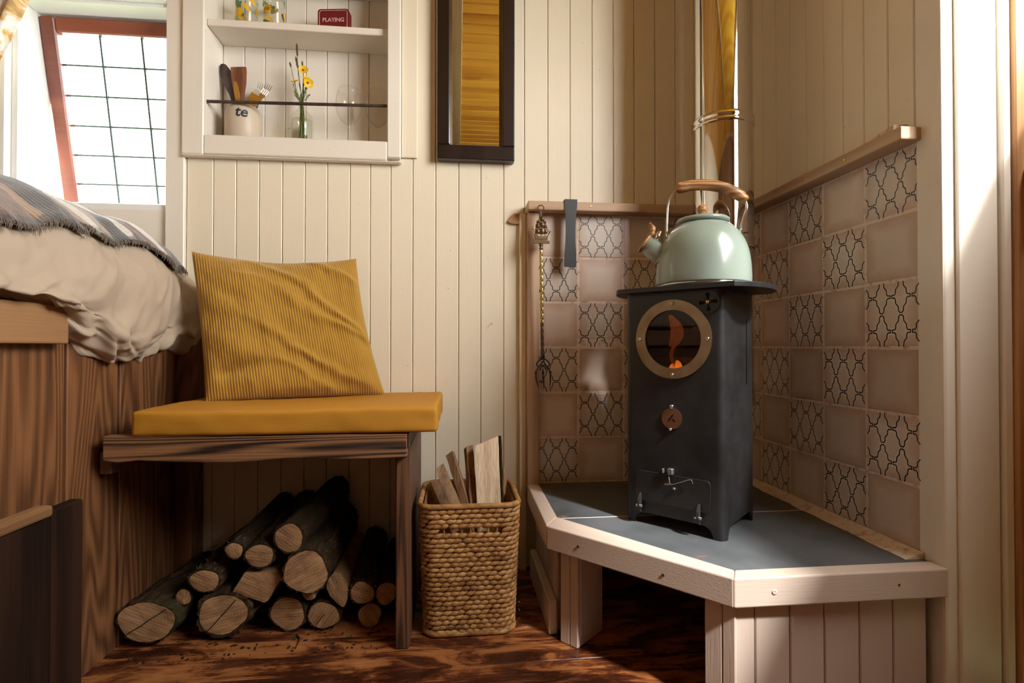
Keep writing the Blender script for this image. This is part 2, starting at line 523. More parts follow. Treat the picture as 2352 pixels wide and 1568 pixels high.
def cut_end():
    m = Mat('sawn_end', (0.5, 0.32, 0.17), 0.75)
    oi = m.n('ObjectInfo')
    rt = m.n('VectorRotate', rotation_type='Y_AXIS')
    tc = m.n('TexCoord'); m.l(tc.outputs['Object'], rt.inputs['Vector'])
    m.l(m.math('MULTIPLY', oi.outputs['Random'], 6.28), rt.inputs['Angle'])
    mp = m.n('Mapping'); mp.inputs['Scale'].default_value = (8, 1, 130); m.l(rt.outputs[0], mp.inputs[0])
    saw = m.noise(mp.outputs[0], 1.5, 3, 0.6)
    ln = m.n('VectorMath', operation='LENGTH'); m.l(tc.outputs['Object'], ln.inputs[0])
    ring = m.math('MULTIPLY_ADD', m.math('SINE', m.math('MULTIPLY', ln.outputs['Value'], 900.0)), 0.5, 0.5)
    big = m.noise(m.coord(), 14, 4, 0.6)
    k = m.math('ADD', m.math('MULTIPLY', saw, 0.68), m.math('ADD', m.math('MULTIPLY', ring, 0.035), m.math('MULTIPLY', big, 0.42)))
    heart = m.ramp(ln.outputs['Value'], [(0.0, (0.45, 0.45, 0.45)), (0.0065, (0, 0, 0))])
    c = m.ramp(k, [(0.38, (0.10, 0.045, 0.018)), (0.56, (0.33, 0.185, 0.085)), (0.78, (0.52, 0.34, 0.17))])
    m.to(m.mix(heart, c, (0.14, 0.06, 0.025)), 'Base Color')
    m.bump(saw, 0.5, 0.002)
    return m.m
M_END = cut_end()
M_SPLIT = wood('split_pale_wood', (0.42, 0.26, 0.13), (0.78, 0.62, 0.44), 'Z', 8, 9, 0.06, 0.7, 0.6, 0.75, knots=False)
M_SPLITB = wood('split_brown_wood', (0.10, 0.05, 0.022), (0.34, 0.19, 0.09), 'Z', 8, 9, 0.06, 0.7, 0.6, 0.7, knots=False)
def blanket_mat():
    m = Mat('plaid_wool', (0.2, 0.2, 0.2), 0.95, 0.0, Sheen_Weight=0.5, Sheen_Roughness=0.6)
    tc = m.n('TexCoord'); sp = m.n('SeparateXYZ'); m.l(tc.outputs['UV'], sp.inputs[0])
    u, w = sp.outputs[0], sp.outputs[1]
    CH = (0.085, 0.085, 0.082); BR = (0.17, 0.095, 0.065); TN = (0.40, 0.26, 0.165); WH = (0.70, 0.67, 0.60); RD = (0.13, 0.07, 0.075)
    Y0, Y1 = 0.85, 1.60
    bands = [(0.85, BR), (1.00, TN), (1.02, CH), (1.115, TN), (1.135, WH), (1.16, TN), (1.19, CH), (1.25, WH), (1.27, BR), (1.355, WH), (1.38, TN), (1.42, CH), (1.49, RD), (1.52, CH), (1.57, TN)]
    wob = m.noise(m.coord(rnd=False), 55, 3)
    uu = m.math('ADD', u, m.math('MULTIPLY_ADD', wob, 0.014, -0.007))
    c = m.ramp(uu, [((y - Y0) / (Y1 - Y0), q) for y, q in bands], 'CONSTANT')
    hem = m.ramp(m.math('ADD', w, m.math('MULTIPLY_ADD', wob, 0.08, -0.04)), [(0.0, (0, 0, 0)), (0.955, (0, 0, 0)), (0.97, (1, 1, 1))])
    c = m.mix(m.math('MULTIPLY', hem, 0.75), c, (0.025, 0.04, 0.045))
    wv = m.n('TexWave', Scale=1.0, Distortion=1.2); wv.bands_direction = 'X'
    mp = m.n('Mapping'); mp.inputs['Scale'].default_value = (30, 22, 1); m.l(tc.outputs['UV'], mp.inputs[0]); m.l(mp.outputs[0], wv.inputs['Vector'])
    brk = m.noise(m.coord(), 120, 2)
    c = m.mix(m.math('MULTIPLY', m.math('MULTIPLY', wv.outputs['Fac'], brk), 0.55), c, (0.05, 0.035, 0.028))
    m.to(c, 'Base Color')
    m.bump(m.math('ADD', m.math('MULTIPLY', wv.outputs['Fac'], 0.4), m.noise(m.coord(), 260, 3)), 0.6, 0.003)
    return m.m
M_BLANKET = blanket_mat()
M_FRINGE = Mat('wool_fringe', (0.15, 0.115, 0.09), 0.95, 0.0, Sheen_Weight=0.4).m
def curtain_mat():
    m = Mat('patterned_curtain', (0.8, 0.76, 0.7), 0.9)
    a = m.noise(m.coord(rnd=False), 16, 4, 0.6, 0.8)
    m.to(m.ramp(a, [(0.42, (0.82, 0.80, 0.76)), (0.52, (0.72, 0.45, 0.16)), (0.62, (0.42, 0.26, 0.12)), (0.7, (0.8, 0.78, 0.74))]), 'Base Color')
    return m.m
M_CURTAIN = curtain_mat()
M_GRASS = Mat('meadow', (0.10, 0.14, 0.05), 0.9).m

for _m in (M_DARKBOX, M_BARK, M_VOID):                          # matt surfaces
    _m.node_tree.nodes['Principled BSDF'].inputs['Specular IOR Level'].default_value = 0.12
# ------------------------------------------------------------------ room shell
YB = 1.60          # front of the painted boards on the back wall
CEIL = 2.14
gr = MB(); gr.box(-14, 14, -14, 14, -0.75, -0.70)
struct('ground', gr, M_GRASS)

_bm = {}
def board_mesh(w, h, t=0.012, ch=0.0019, gap=0.0007):
    k = (round(w, 4), round(h, 4), t)
    if k not in _bm:
        a = w / 2 - gap
        p = [(-a, t), (-a, ch), (-a + ch, 0), (a - ch, 0), (a, ch), (a, t)]
        V = [(x, y, 0) for x, y in p] + [(x, y, h) for x, y in p]
        n = 6
        F = [tuple(range(n)), tuple(range(2 * n - 1, n - 1, -1))] + [(i, (i + 1) % n, (i + 1) % n + n, i + n) for i in range(n)]
        mb = MB(); mb.add(V, F)
        _bm[k] = mb.mesh('board')
    return _bm[k]
def board(parent, x, y, z, w, h, mat, rotz=0.0, t=0.012, name='board'):
    me = board_mesh(w, h, t)
    if me.materials and me.materials[0] is not mat:
        me = me.copy(); me.materials.clear()
    return link(name, me, mat, parent, (x, y, z), (0, 0, rotz))

# back wall slab with openings for the window (left) and the shelf niche
NX0, NX1, NZ0, NZ1, NYB = -0.722, -0.205, 1.278, 1.99, 1.706
WX0, WX1, WZ0, WZ1 = -1.235, -0.80, 1.075, 1.66
wbk = MB()
y0, y1 = 1.612, 1.72
for (a, b, c, d) in [(-1.80, WX0, 0, CEIL), (WX0, WX1, 0, WZ0), (WX0, WX1, WZ1, CEIL), (WX1, NX0 - 0.012, 0, CEIL),
                     (NX0 - 0.012, NX1 + 0.012, 0, NZ0 - 0.012), (NX0 - 0.012, NX1 + 0.012, NZ1 + 0.012, CEIL), (NX1 + 0.012, 1.02, 0, CEIL)]:
    wbk.box(a, b, y0, y1, c - (0.06 if c == 0 else 0), d)
W_BACK = struct('wall_back', wbk, M_CREAM)
seams = [-0.775, -0.702, -0.639, -0.575, -0.51, -0.446, -0.382, -0.317, -0.258, -0.198, -0.133, -0.065, 0.004, 0.071, 0.141, 0.205, 0.278, 0.348, 0.418, 0.486, 0.553, 0.621, 0.688, 0.755, 0.822, 0.91]
for a, b in zip(seams, seams[1:]):
    xm = (a + b) / 2
    if xm < -0.16: z0, z1 = 0.0, 1.24
    elif xm > 0.205: z0, z1 = 1.06, CEIL
    else: z0, z1 = 0.0, CEIL
    board(W_BACK, xm, YB, z0, b - a, z1 - z0, M_CREAM)
link('corner_trim', MB().box(-0.1665, -0.119, 1.592, 1.5995, 0.9, CEIL, 0.002).mesh('corner_trim'), M_CREAM, W_BACK).location.z = 0.34
# left of the window: plain painted lining, and the post between window and shelf
link('lining', MB().box(-1.79, -1.302, 1.60, 1.611, 0.8, CEIL).mesh('lining'), M_WHITE, W_BACK)
link('lining', MB().box(-1.302, -0.827, 1.60, 1.611, 0.8, 1.065).mesh('lining'), M_WHITE, W_BACK)
link('window_post', MB().box(-0.827, -0.776, 1.588, 1.611, 0.5, CEIL, 0.002).mesh('window_post'), M_WHITE, W_BACK)

# right wall beyond the corner post: slab, boards above the tiles
wr = MB(); wr.box(0.927, 1.02, 0.955, 1.612, 0, CEIL)
W_RIGHT = struct('wall_right', wr, M_CREAM)
rs = [1.60, 1.558, 1.493, 1.427, 1.362, 1.295, 1.230, 1.163, 1.098, 1.031, 0.966, 0.951]
for a, b in zip(rs, rs[1:]):
    board(W_RIGHT, 0.915, (a + b) / 2, 1.06, a - b, CEIL - 1.06, M_CREAM, R(-90))
# corner post closing the hearth recess, with its cover boards
po = MB(); po.box(0.9, 1.011, 0.892, 0.951, 0, CEIL, 0.006, seg=2)
t1 = struct('trim_1', po, M_WHITE)
link('cover_strip', MB().box(0.9255, 1.008, 0.885, 0.893, 0, CEIL, 0.002).mesh('cover_strip'), M_WHITE, t1)
link('cover_strip', MB().box(1.0115, 1.031, 0.879, 0.951, 0, CEIL, 0.003).mesh('cover_strip'), M_WHITE, t1)
# near part of the right wall with the side door
XD = 1.13
wn = MB()
DY0, DY1, DZ0, DZ1 = -0.35, 0.80, 1.235, 2.06
for (a, b, c, d) in [(-1.25, DY0, 0, CEIL), (DY1, 0.90, 0, CEIL), (DY0, DY1, DZ1, CEIL)]:
    wn.box(XD, XD + 0.09, a, b, c, d)
wn.box(1.02, XD + 0.09, 0.90, 0.955, 0, CEIL)
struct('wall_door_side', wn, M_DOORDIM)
d1 = struct('door_1', MB().box(XD + 0.02, XD + 0.035, DY0, DY1, 0.0, DZ0 - 0.02), M_DOOR)
for k in range(7):
    yy = DY0 + (k + 0.5) * (DY1 - DY0) / 7
    board(d1, XD + 0.008, yy, 0.01, (DY1 - DY0) / 7, DZ0 - 0.04, M_DOOR, R(-90))
link('ledge', MB().box(XD - 0.005, XD + 0.05, DY0 + 0.002, DY1 - 0.002, DZ0 - 0.025, DZ0, 0.003).mesh('ledge'), M_DOOR, d1)
t2 = struct('trim_2', MB().box(1.0315, XD - 0.001, 0.872, 0.898, 0, CEIL, 0.003), M_DOOR)
# other walls, floor, ceiling
struct('wall_left', MB().box(-1.90, -1.80, -1.25, 1.72, 0, CEIL), M_CREAM)
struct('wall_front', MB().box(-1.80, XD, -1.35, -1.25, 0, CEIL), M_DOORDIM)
FL = struct('floor', MB().box(-1.80, 1.13, -1.25, 1.61, -0.06, -0.021), M_VOID)
fy = [-1.25 + 0.1405 * k for k in range(21)]
pl = MB().box(-1.80, 1.13, 0.0009, 0.1396, -0.02, 0.0, 0.0012).mesh('floorboard')
for k, y in enumerate(fy[:-1]):
    o = link('floorboard', pl, M_FLOOR, FL, (0, y - 0.012, 0))
FLX = link('floorboard', MB().box(-1.80, 1.13, 1.5483, 1.611, -0.02, 0.0, 0.0012).mesh('floorboard'), M_FLOOR, FL)
CE = struct('ceiling', MB().box(-1.90, XD + 0.1, -1.35, 1.72, CEIL + 0.013, CEIL + 0.06), M_PINE)
cp = MB().box(-1.80, XD, 0.0018, 0.0712, 0, 0.012, 0.005).mesh('ceiling_plank')
for k in range(39):
    link('ceiling_plank', cp, M_PINE, CE, (0, -1.25 + k * 0.073, CEIL))
link('ceiling_beam', MB().box(-0.045, 0.022, -1.24, 1.58, CEIL - 0.03, CEIL - 0.0005, 0.003).mesh('ceiling_beam'), M_BEAM, CE)

# ------------------------------------------------------------------ window over the bed
W1 = struct('window_1', MB()
            .box(WX0 - 0.066, WX0 - 0.004, 1.582, 1.611, 0.92, 1.72, 0.004)
            .box(WX0 - 0.004, -0.8275, 1.582, 1.611, 1.660, 1.72, 0.004)
            .box(WX0 - 0.004, WX0 + 0.014, 1.60, 1.72, 1.06, 1.672, 0.002)
            .box(WX0 + 0.014, WX1, 1.60, 1.72, 1.651, 1.672, 0.002)
            .box(WX0 + 0.014, WX1, 1.6005, 1.73, 1.062, 1.084, 0.003), M_WINDOW)
cas = bpy.data.objects.new('casement', None); COL.objects.link(cas); cas.parent = W1
cas.location = (-1.2185, 1.662, 1.643); cas.rotation_euler = (R(11.6), 0, 0)
TM[cas] = Matrix.Identity(4)
CW, CH_ = 0.415, 0.60
def cbox(name, x0, x1, z0, z1, y0=0.0, y1=0.035, mat=M_SILL, b=0.004):
    return link(name, MB().box(x0, x1, y0, y1, z0, z1, b).mesh(name), mat, cas)
cbox('stile', 0, 0.042, -CH_, 0)
cbox('stile', CW - 0.042, CW, -CH_, 0)
cbox('top_rail', 0.0422, CW - 0.0422, -0.042, 0)
cbox('bottom_rail', 0.0422, CW - 0.0422, -CH_, -CH_ + 0.042)
cols = [0.0425, 0.155, 0.272, CW - 0.0425]
rows = [-0.0425, -0.128, -0.214, -0.300, -0.386, -0.472, -CH_ + 0.0425]
pane_me = {}
for a, b in zip(cols, cols[1:]):
    for c, d in zip(rows, rows[1:]):
        k = (round(b - a, 3), round(c - d, 3))
        if k not in pane_me:
            pane_me[k] = MB().box(0, b - a, 0, 0.003, 0, c - d).mesh('pane')
        link('pane', pane_me[k], M_PANE, cas, (a, 0.016, d))
for x in cols[1:-1]:
    cbox('lead_came', x - 0.0028, x + 0.0028, rows[-1], rows[0], 0.012, 0.022, M_LEAD, 0.001)
for z in rows[1:-1]:
    cbox('lead_came', cols[0], cols[-1], z - 0.0022, z + 0.0022, 0.0125, 0.0215, M_LEAD, 0.001)
cbox('stay_peg', 0.26, 0.2625, -0.575, -0.535, -0.02, -0.0175, M_LEAD, 0)

# curtain gathered in the top left corner
def curt(u, v):
    z = 1.98 - v * 0.75
    xr = -1.08 - 0.25 * v * v
    xl = -1.44 + 0.03 * v
    return (xl + u * (xr - xl), 1.515 + (0.020 - 0.008 * v) * math.sin(u * 38 + v * 2), z)
cm = MB()
cm.grid(curt, 60, 30)
cu_o = solo('curtain', cm, M_CURTAIN, 'white and ochre patterned curtain gathered beside the bed window', 'curtain', (-1.5, 1.5, 1.23), smooth=True)
part('curtain_pole', MB().tube([(-1.50, 1.515, 1.987), (-0.84, 1.515, 1.987)], 0.007, 12), M_LEAD, cu_o, True, True)
md = cu_o.modifiers.new('thick', 'SOLIDIFY'); md.thickness = 0.003

# ------------------------------------------------------------------ shelf niche
nc = thing('wall_shelf', 'cream painted recessed wall shelf with face frame left of the mirror', 'shelf', (-0.4635, 1.65, 1.22))
def np_(name, *b, mat=M_WHITE, bev=0.002):
    return part(name, MB().box(*b, bev), mat, nc, world=True)
np_('frame_stile', -0.780, -0.7205, 1.5785, 1.5995, 1.2235, 2.02, bev=0.003)
np_('frame_stile', -0.2067, -0.1672, 1.5785, 1.5995, 1.2335, 2.02, bev=0.003)
np_('bottom_rail', -0.7203, -0.2069, 1.5785, 1.5995, 1.2255, 1.2815, bev=0.003, mat=M_WHITEX)
np_('lip_moulding', -0.781, -0.166, 1.5765, 1.5995, 1.2185, 1.2232, bev=0.003, mat=M_WHITEX)
np_('side_panel', NX0 - 0.0105, NX0 - 0.0005, 1.6, NYB + 0.01, NZ0, NZ1, bev=0.001)
np_('side_panel', NX1 + 0.0005, NX1 + 0.0105, 1.6, NYB + 0.01, NZ0, NZ1, bev=0.001)
np_('floor_board', NX0 - 0.0105, NX1 + 0.0105, 1.6, NYB + 0.01, NZ0 - 0.0105, NZ0 - 0.0005, bev=0.001, mat=M_WHITEX)
bx = [NX0, -0.659, -0.598, -0.536, -0.474, -0.41, -0.345, -0.28, NX1]
for a, b in zip(bx, bx[1:]):
    board(nc, (a + b) / 2 + 0.4635, NYB - 1.65, NZ0 - 1.22, b - a, NZ1 - NZ0, M_WHITE)
np_('back_panel', NX0 - 0.0105, NX1 + 0.0105, NYB + 0.0125, NYB + 0.018, NZ0 - 0.01, NZ1, bev=0)
np_('shelf_board', NX0, NX1, 1.6, NYB - 0.0005, 1.607, 1.628, mat=M_WHITEX)
np_('shelf_board', NX0, NX1, 1.6, NYB - 0.0005, 1.775, 1.796, mat=M_WHITEX)
part('guard_rod', MB().tube([(NX0, 1.6005, 1.3850), (-0.46, 1.6005, 1.3905), (NX1, 1.6005, 1.3960)], 0.0048, 8), M_UTDARK, nc, world=True)

# jar of utensils
JX, JY, JZ, JR = -0.640, 1.6515, NZ0, 0.050
jar = thing('utensil_jar', 'cream stoneware jar lettered te holding kitchen utensils', 'jar', (JX, JY, JZ))
part('body', MB().lathe([(0, 0), (JR - 0.004, 0), (JR, 0.004), (JR, 0.088), (JR - 0.003, 0.099), (JR - 0.006, 0.106), (JR - 0.0065, 0.111), (JR - 0.010, 0.112), (JR - 0.011, 0.106), (JR - 0.008, 0.09), (JR - 0.007, 0.01), (0, 0.008)], 48), M_STONE, jar, smooth=True)
tx = text_mb('te', 0.042, 0.18, 0.0006)
tx.v = [((JR + 0.0002 + z) * math.sin(x / JR), -(JR + 0.0002 + z) * math.cos(x / JR), y + 0.070) for x, y, z in tx.v]
tx.xf(Matrix.Rotation(R(14), 4, 'Z'))
part('lettering', tx, M_NAVY, jar)
G_UT = 'utensils standing in the stoneware jar'
def lean(base, tip):
    """matrix taking local +Z (0..1 m) onto the line base -> tip, local X kept in the wall plane"""
    b, t = Vector(base), Vector(tip)
    z = (t - b).normalized(); y = Vector((0, 1, 0)); x = y.cross(z).normalized(); y = z.cross(x)
    return Matrix.Translation(b) @ Matrix((x, y, z)).transposed().to_4x4()
def flat(outline, t):
    """outline: list of (z, halfwidth, yoffset) -> flat tapered blade"""
    mb = MB(); V = []; F = []
    for z, w, yo in outline:
        V += [(-w, yo - t / 2, z), (w, yo - t / 2, z), (w, yo + t / 2, z), (-w, yo + t / 2, z)]
    for i in range(len(outline) - 1):
        for k in range(4):
            F.append((i * 4 + k, i * 4 + (k + 1) % 4, i * 4 + 4 + (k + 1) % 4, i * 4 + 4 + k))
    F += [(0, 1, 2, 3), tuple(len(V) - 4 + k for k in range(4))]
    return mb.add(V, F)
def ut(name, mb, mat, label, base, tip, cat):
    mb.xf(lean(base, tip))
    return solo(name, mb, mat, label, cat, base, G_UT)
ut('wooden_spoon', flat([(0, .006, 0), (0.155, .007, 0), (0.175, .011, .001), (0.195, .0155, .004), (0.215, .017, .006), (0.235, .0155, .005), (0.25, .010, .002), (0.254, .004, 0)], 0.008), M_UTDARK,
   'dark wooden spoon, leftmost utensil in the lettered jar', (-0.632, 1.662, 1.292), (-0.7095, 1.676, 1.53), 'spoon')
ut('wooden_spatula', flat([(0, .007, 0), (0.12, .008, 0), (0.15, .015, 0), (0.18, .020, 0), (0.215, .0225, 0), (0.228, .0225, 0), (0.230, .0215, 0)], 0.005).xf(Matrix.Shear('XY', 4, (0, 0))), M_UTENSIL,
   'reddish brown wooden spatula with a broad blade in the lettered jar', (-0.642, 1.645, 1.295), (-0.661, 1.668, 1.525), 'spatula')
ut('table_knife', flat([(0, .005, 0), (0.10, .005, 0), (0.115, .007, 0), (0.15, .0075, .002), (0.17, .004, .003)], 0.0022), M_CHROME,
   'steel butter knife in front of the wooden spatula', (-0.628, 1.624, 1.298), (-0.658, 1.634, 1.463), 'knife')
def fork_mb():
    mb = flat([(0, .005, 0), (0.10, .0035, 0), (0.13, .0065, .003), (0.142, .010, .004)], 0.002)
    for k in range(4):
        x = -0.0085 + k * 0.00567
        mb.tube([(x, .004, 0.140), (x * 1.02, .006, 0.16), (x * 1.05, .003, 0.178)], [0.0016, 0.0014, 0.0007], 6)
    return mb
ut('table_fork', fork_mb(), M_CHROME, 'steel fork, upper right of the two in the lettered jar', (-0.645, 1.650, 1.305), (-0.590, 1.655, 1.472), 'fork')
ut('table_fork', fork_mb(), M_CHROME, 'steel fork, lower and rightmost in the lettered jar', (-0.650, 1.635, 1.310), (-0.568, 1.640, 1.455), 'fork')
ut('serving_spoon', flat([(0, .005, 0), (0.09, .004, 0), (0.105, .009, .003), (0.122, .0165, .007), (0.14, .018, .008), (0.152, .013, .005), (0.158, .005, .002)], 0.0022), M_CHROME,
   'shiny steel serving spoon leaning right in the lettered jar', (-0.667, 1.632, 1.310), (-0.594, 1.640, 1.44), 'spoon')
ut('black_handled_knife', flat([(0, .006, 0), (0.08, .006, 0), (0.10, .008, 0), (0.135, .010, 0), (0.158, .0095, 0), (0.165, .005, 0)], 0.011), M_BLKPLA,
   'thick black handle standing between spatula and forks', (-0.648, 1.672, 1.30), (-0.609, 1.680, 1.452), 'knife')

# bottle vase with wild flowers
VX, VY = -0.470, 1.652
vase = thing('bottle_vase', 'clear glass bottle vase holding yellow wildflowers', 'vase', (VX, VY, NZ0))
part('bottle', MB().lathe([(0, 0.0), (0.029, 0), (0.0325, 0.004), (0.0325, 0.088), (0.030, 0.099), (0.021, 0.108), (0.0125, 0.116), (0.0118, 0.134), (0.0145, 0.137), (0.0145, 0.143), (0.0105, 0.144), (0.0098, 0.118), (0.019, 0.105), (0.027, 0.097), (0.0295, 0.086), (0.0295, 0.006), (0, 0.004)], 40), M_TUMBLER, vase, smooth=True)
part('water', MB().lathe([(0, 0.0062), (0.0285, 0.0064), (0.0290, 0.010), (0.0290, 0.084), (0, 0.084)], 40), M_WATERTHIN, vase, smooth=True)
G_FL = 'wildflowers in the glass bottle vase'
def stem_pts(tip, foot, k=12):
    n0 = Vector((VX + random.uniform(-.005, .005), VY + random.uniform(-.004, .004), NZ0 + 0.130))
    return spline([Vector(foot), n0, (n0 + Vector(tip)) / 2 + Vector((random.uniform(-.004, .004), 0, 0)), Vector(tip)], k)
def buttercup(tip, foot, label, s, tilt):
    t = thing('buttercup', label, 'flower', foot, group=G_FL)
    part('stem', MB().tube(stem_pts(tip, foot), 0.0009, 5), M_STEM, t, world=True)
    m0 = Matrix.Translation(tip) @ Matrix.Rotation(tilt[0], 4, 'X') @ Matrix.Rotation(tilt[1], 4, 'Y')
    for k in range(5):
        pm = MB().grid(lambda u, v: ((u - .5) * 2 * s * 0.62 * math.sin(PI * min(1, v * .86 + .08)) ** .7, v * s, 0.35 * s * v * v + 0.12 * s * abs(u - .5) ** 2), 6, 7)
        pm.xf(m0 @ Matrix.Rotation(2 * PI * k / 5, 4, 'Z'))
        o = part('petal', pm, M_PETAL, t, True, True)
    part('centre', MB().lathe([(0, 0.004 * s / .013), (0.003 * s / .013, 0.003), (0.0035 * s / .013, 0), (0, -0.001)], 10, m0), M_OLIVE, t, True, True)
buttercup((-0.464, 1.644, 1.512), (-0.462, 1.650, 1.288), 'yellow buttercup, topmost of the vase facing forward', 0.014, (R(75), R(10)))
buttercup((-0.450, 1.640, 1.473), (-0.452, 1.655, 1.288), 'yellow buttercup drooping at the right of the vase', 0.015, (R(115), R(35)))
buttercup((-0.488, 1.642, 1.475), (-0.480, 1.645, 1.288), 'yellow buttercup, leftmost of the vase', 0.012, (R(35), R(-10)))
buttercup((-0.461, 1.655, 1.492), (-0.468, 1.66, 1.288), 'small yellow buttercup between the topmost and the drooping one', 0.010, (R(60), R(25)))
def grass_stalk(tip, foot, head, r, label):
    t = thing('grass_stalk', label, 'grass', foot, group=G_FL)
    pts = stem_pts(tip, foot, 14)
    part('stem', MB().tube(pts, 0.0008, 5), M_STEM, t, world=True)
    p = Vector(tip); d = (pts[-1] - pts[-3]).normalized()
    hb = MB()
    for k in range(16):
        q = p - d * head * (1 - k / 15)
        a = k * 2.4
        hb.tube([q, q + Vector((math.cos(a) * r, math.sin(a) * r, 0)) + d * 0.006, q + d * 0.011 + Vector((math.cos(a) * r * .4, math.sin(a) * r * .4, 0))], [r * .5, r * .7, r * .1], 5)
    part('seed_head', hb, M_SEED, t, world=True)
grass_stalk((-0.486, 1.652, 1.588), (-0.484, 1.662, 1.29), 0.03, 0.0022, 'tall grass stalk with a slim seed head, highest stem in the vase')
grass_stalk((-0.486, 1.648, 1.545), (-0.470, 1.640, 1.29), 0.026, 0.0024, 'grass stalk with a dark seed head below the tallest one')
grass_stalk((-0.472, 1.660, 1.54), (-0.458, 1.645, 1.29), 0.022, 0.0018, 'pale grass stalk just left of the topmost buttercup')
grass_stalk((-0.503, 1.648, 1.527), (-0.475, 1.650, 1.29), 0.006, 0.0018, 'thin stem with a round bud leaning left from the vase')
lm = MB()
for k in range(16):
    a = random.uniform(0, 6.28); r0 = random.uniform(.004, .018)
    f = (VX + math.cos(a) * r0, VY + math.sin(a) * r0, NZ0 + 0.012 + random.uniform(0, .03))
    tip = (VX + random.uniform(-.03, .026), VY + random.uniform(-.012, .012), NZ0 + random.uniform(0.16, 0.20))
    lm.tube(stem_pts(tip, f, 9), [0.0009] * 8 + [0.0016], 5)
tag(link('foliage_sprig', lm.xf(Matrix.Translation((-VX, -VY, -NZ0))).mesh('foliage_sprig'), M_STEM, None, (VX, VY, NZ0)), 'tangle of thin green stems filling the glass bottle vase', 'foliage', G_FL, 'stuff')

def wine_glass(x, y, label):
    t = thing('wine_glass', label, 'glass', (x, y, NZ0), group='wine glasses on the lower shelf')
    part('foot', MB().lathe([(0, 0), (0.033, 0), (0.0335, 0.0012), (0.012, 0.004), (0.005, 0.008), (0, 0.008)], 36), M_WINE, t, True)
    part('stem', MB().lathe([(0, 0.008), (0.0048, 0.008), (0.0042, 0.02), (0.0040, 0.048), (0.0052, 0.060), (0.0105, 0.074), (0.009, 0.078), (0, 0.078)], 24), M_WINE, t, True)
    part('bowl', MB().lathe([(0, 0.078), (0.009, 0.0785), (0.022, 0.088), (0.034, 0.108), (0.0395, 0.132), (0.037, 0.162), (0.0315, 0.186), (0.0308, 0.186), (0.0362, 0.162), (0.0386, 0.132), (0.033, 0.109), (0.0215, 0.0895), (0, 0.081)], 48), M_WINE, t, True)
wine_glass(-0.332, 1.652, 'clear wine glass right of the flower vase, fully in view')
wine_glass(-0.245, 1.658, 'clear wine glass at the right end of the lower shelf')

def tumbler(x, y, label, seed):
    rnd = random.Random(seed)
    t = thing('tumbler', label, 'glass', (x, y, 1.628), group='patterned tumblers on the upper shelf')
    r = 0.031
    part('body', MB().lathe([(0, 0), (r - .003, 0), (r - .001, .003), (r, .10), (r + .001, .118), (r - .0005, .1185), (r - .0015, .10), (r - .0028, .006), (0, .005)], 40), M_TUMBLER, t, True)
    def wrap(pts, th0, z0, sc_, rot):
        out = []
        for a, b in pts:
            a, b = a * math.cos(rot) - b * math.sin(rot), a * math.sin(rot) + b * math.cos(rot)
            th = th0 + a * sc_ / r; z = max(0.003, min(0.116, z0 + b * sc_))
            out.append(((r + .0006) * math.sin(th), -(r + .0006) * math.cos(th), z))
        return out
    def blob(pts, th0, z0, sc_, rot, mat, nm):
        n = len(pts); mb = MB()
        P = wrap(pts, th0, z0, sc_, rot)
        c = wrap([(0, 0)], th0, z0, sc_, rot)
        mb.add(c + P, [(0, 1 + i, 1 + (i + 1) % n) for i in range(n)])
        part(nm, mb, mat, t, fix=False)
    circ = [((1 + .12 * math.cos(12 * 2 * PI * k / 48)) * math.cos(2 * PI * k / 48), (1 + .12 * math.cos(12 * 2 * PI * k / 48)) * math.sin(2 * PI * k / 48)) for k in range(48)]
    leaf = [(math.cos(2 * PI * k / 24) * (1.0), .38 * math.sin(2 * PI * k / 24) * (1 - .4 * math.cos(2 * PI * k / 24))) for k in range(24)]
    for k in range(3):
        th = -0.25 + k * 2.1 + rnd.uniform(-.2, .2)
        blob(circ, th, 0.022 + rnd.uniform(-.004, .03), 0.013, 0, M_YEL, 'printed_flower')
        for q in range(4):
            blob(leaf, th + rnd.uniform(-.9, .9) , rnd.uniform(.012, .095), rnd.uniform(.011, .017), rnd.uniform(-1.4, 1.4), rnd.choice((M_GRN, M_GRN, M_OLIVE, M_YEL)), 'printed_leaf')
tumbler(-0.632, 1.65, 'glass tumbler printed with a big yellow bloom, left of the pair on the upper shelf', 3)
tumbler(-0.552, 1.65, 'glass tumbler printed with yellow fruit and leaves, right of the pair on the upper shelf', 8)

tin = thing('card_tin', 'maroon playing cards tin on the upper shelf', 'tin', (-0.372, 1.64, 1.628), R(-7))
bmv = MB().prism([(-0.0475 + 0.008 * (1 - math.cos(a)) if s < 0 else 0.0475 - 0.008 * (1 - math.cos(a)), z) for s, a, z in
                  [(-1, 0, 0), (-1, 0, 0.060), (-1, R(45), 0.0655), (-1, R(90), 0.068), (1, R(90), 0.068), (1, R(45), 0.0655), (1, 0, 0.060), (1, 0, 0)]], -0.011, 0.013)
part('box', bmv, M_MAROON, tin)
part('lid_edge', MB().tube([(-0.042, -0.0113, 0.004), (-0.042, -0.0113, 0.058), (-0.038, -0.0113, 0.0632), (0.038, -0.0113, 0.0632), (0.042, -0.0113, 0.058), (0.042, -0.0113, 0.004)], 0.0008, 5), M_PINK, tin)
tp = text_mb('PLAYING', 0.0165, 0.0, 0.0003)
tp.v = [(x, -0.0113 - z, y + 0.0295) for x, y, z in tp.v]
part('lettering', tp, M_PINK, tin)

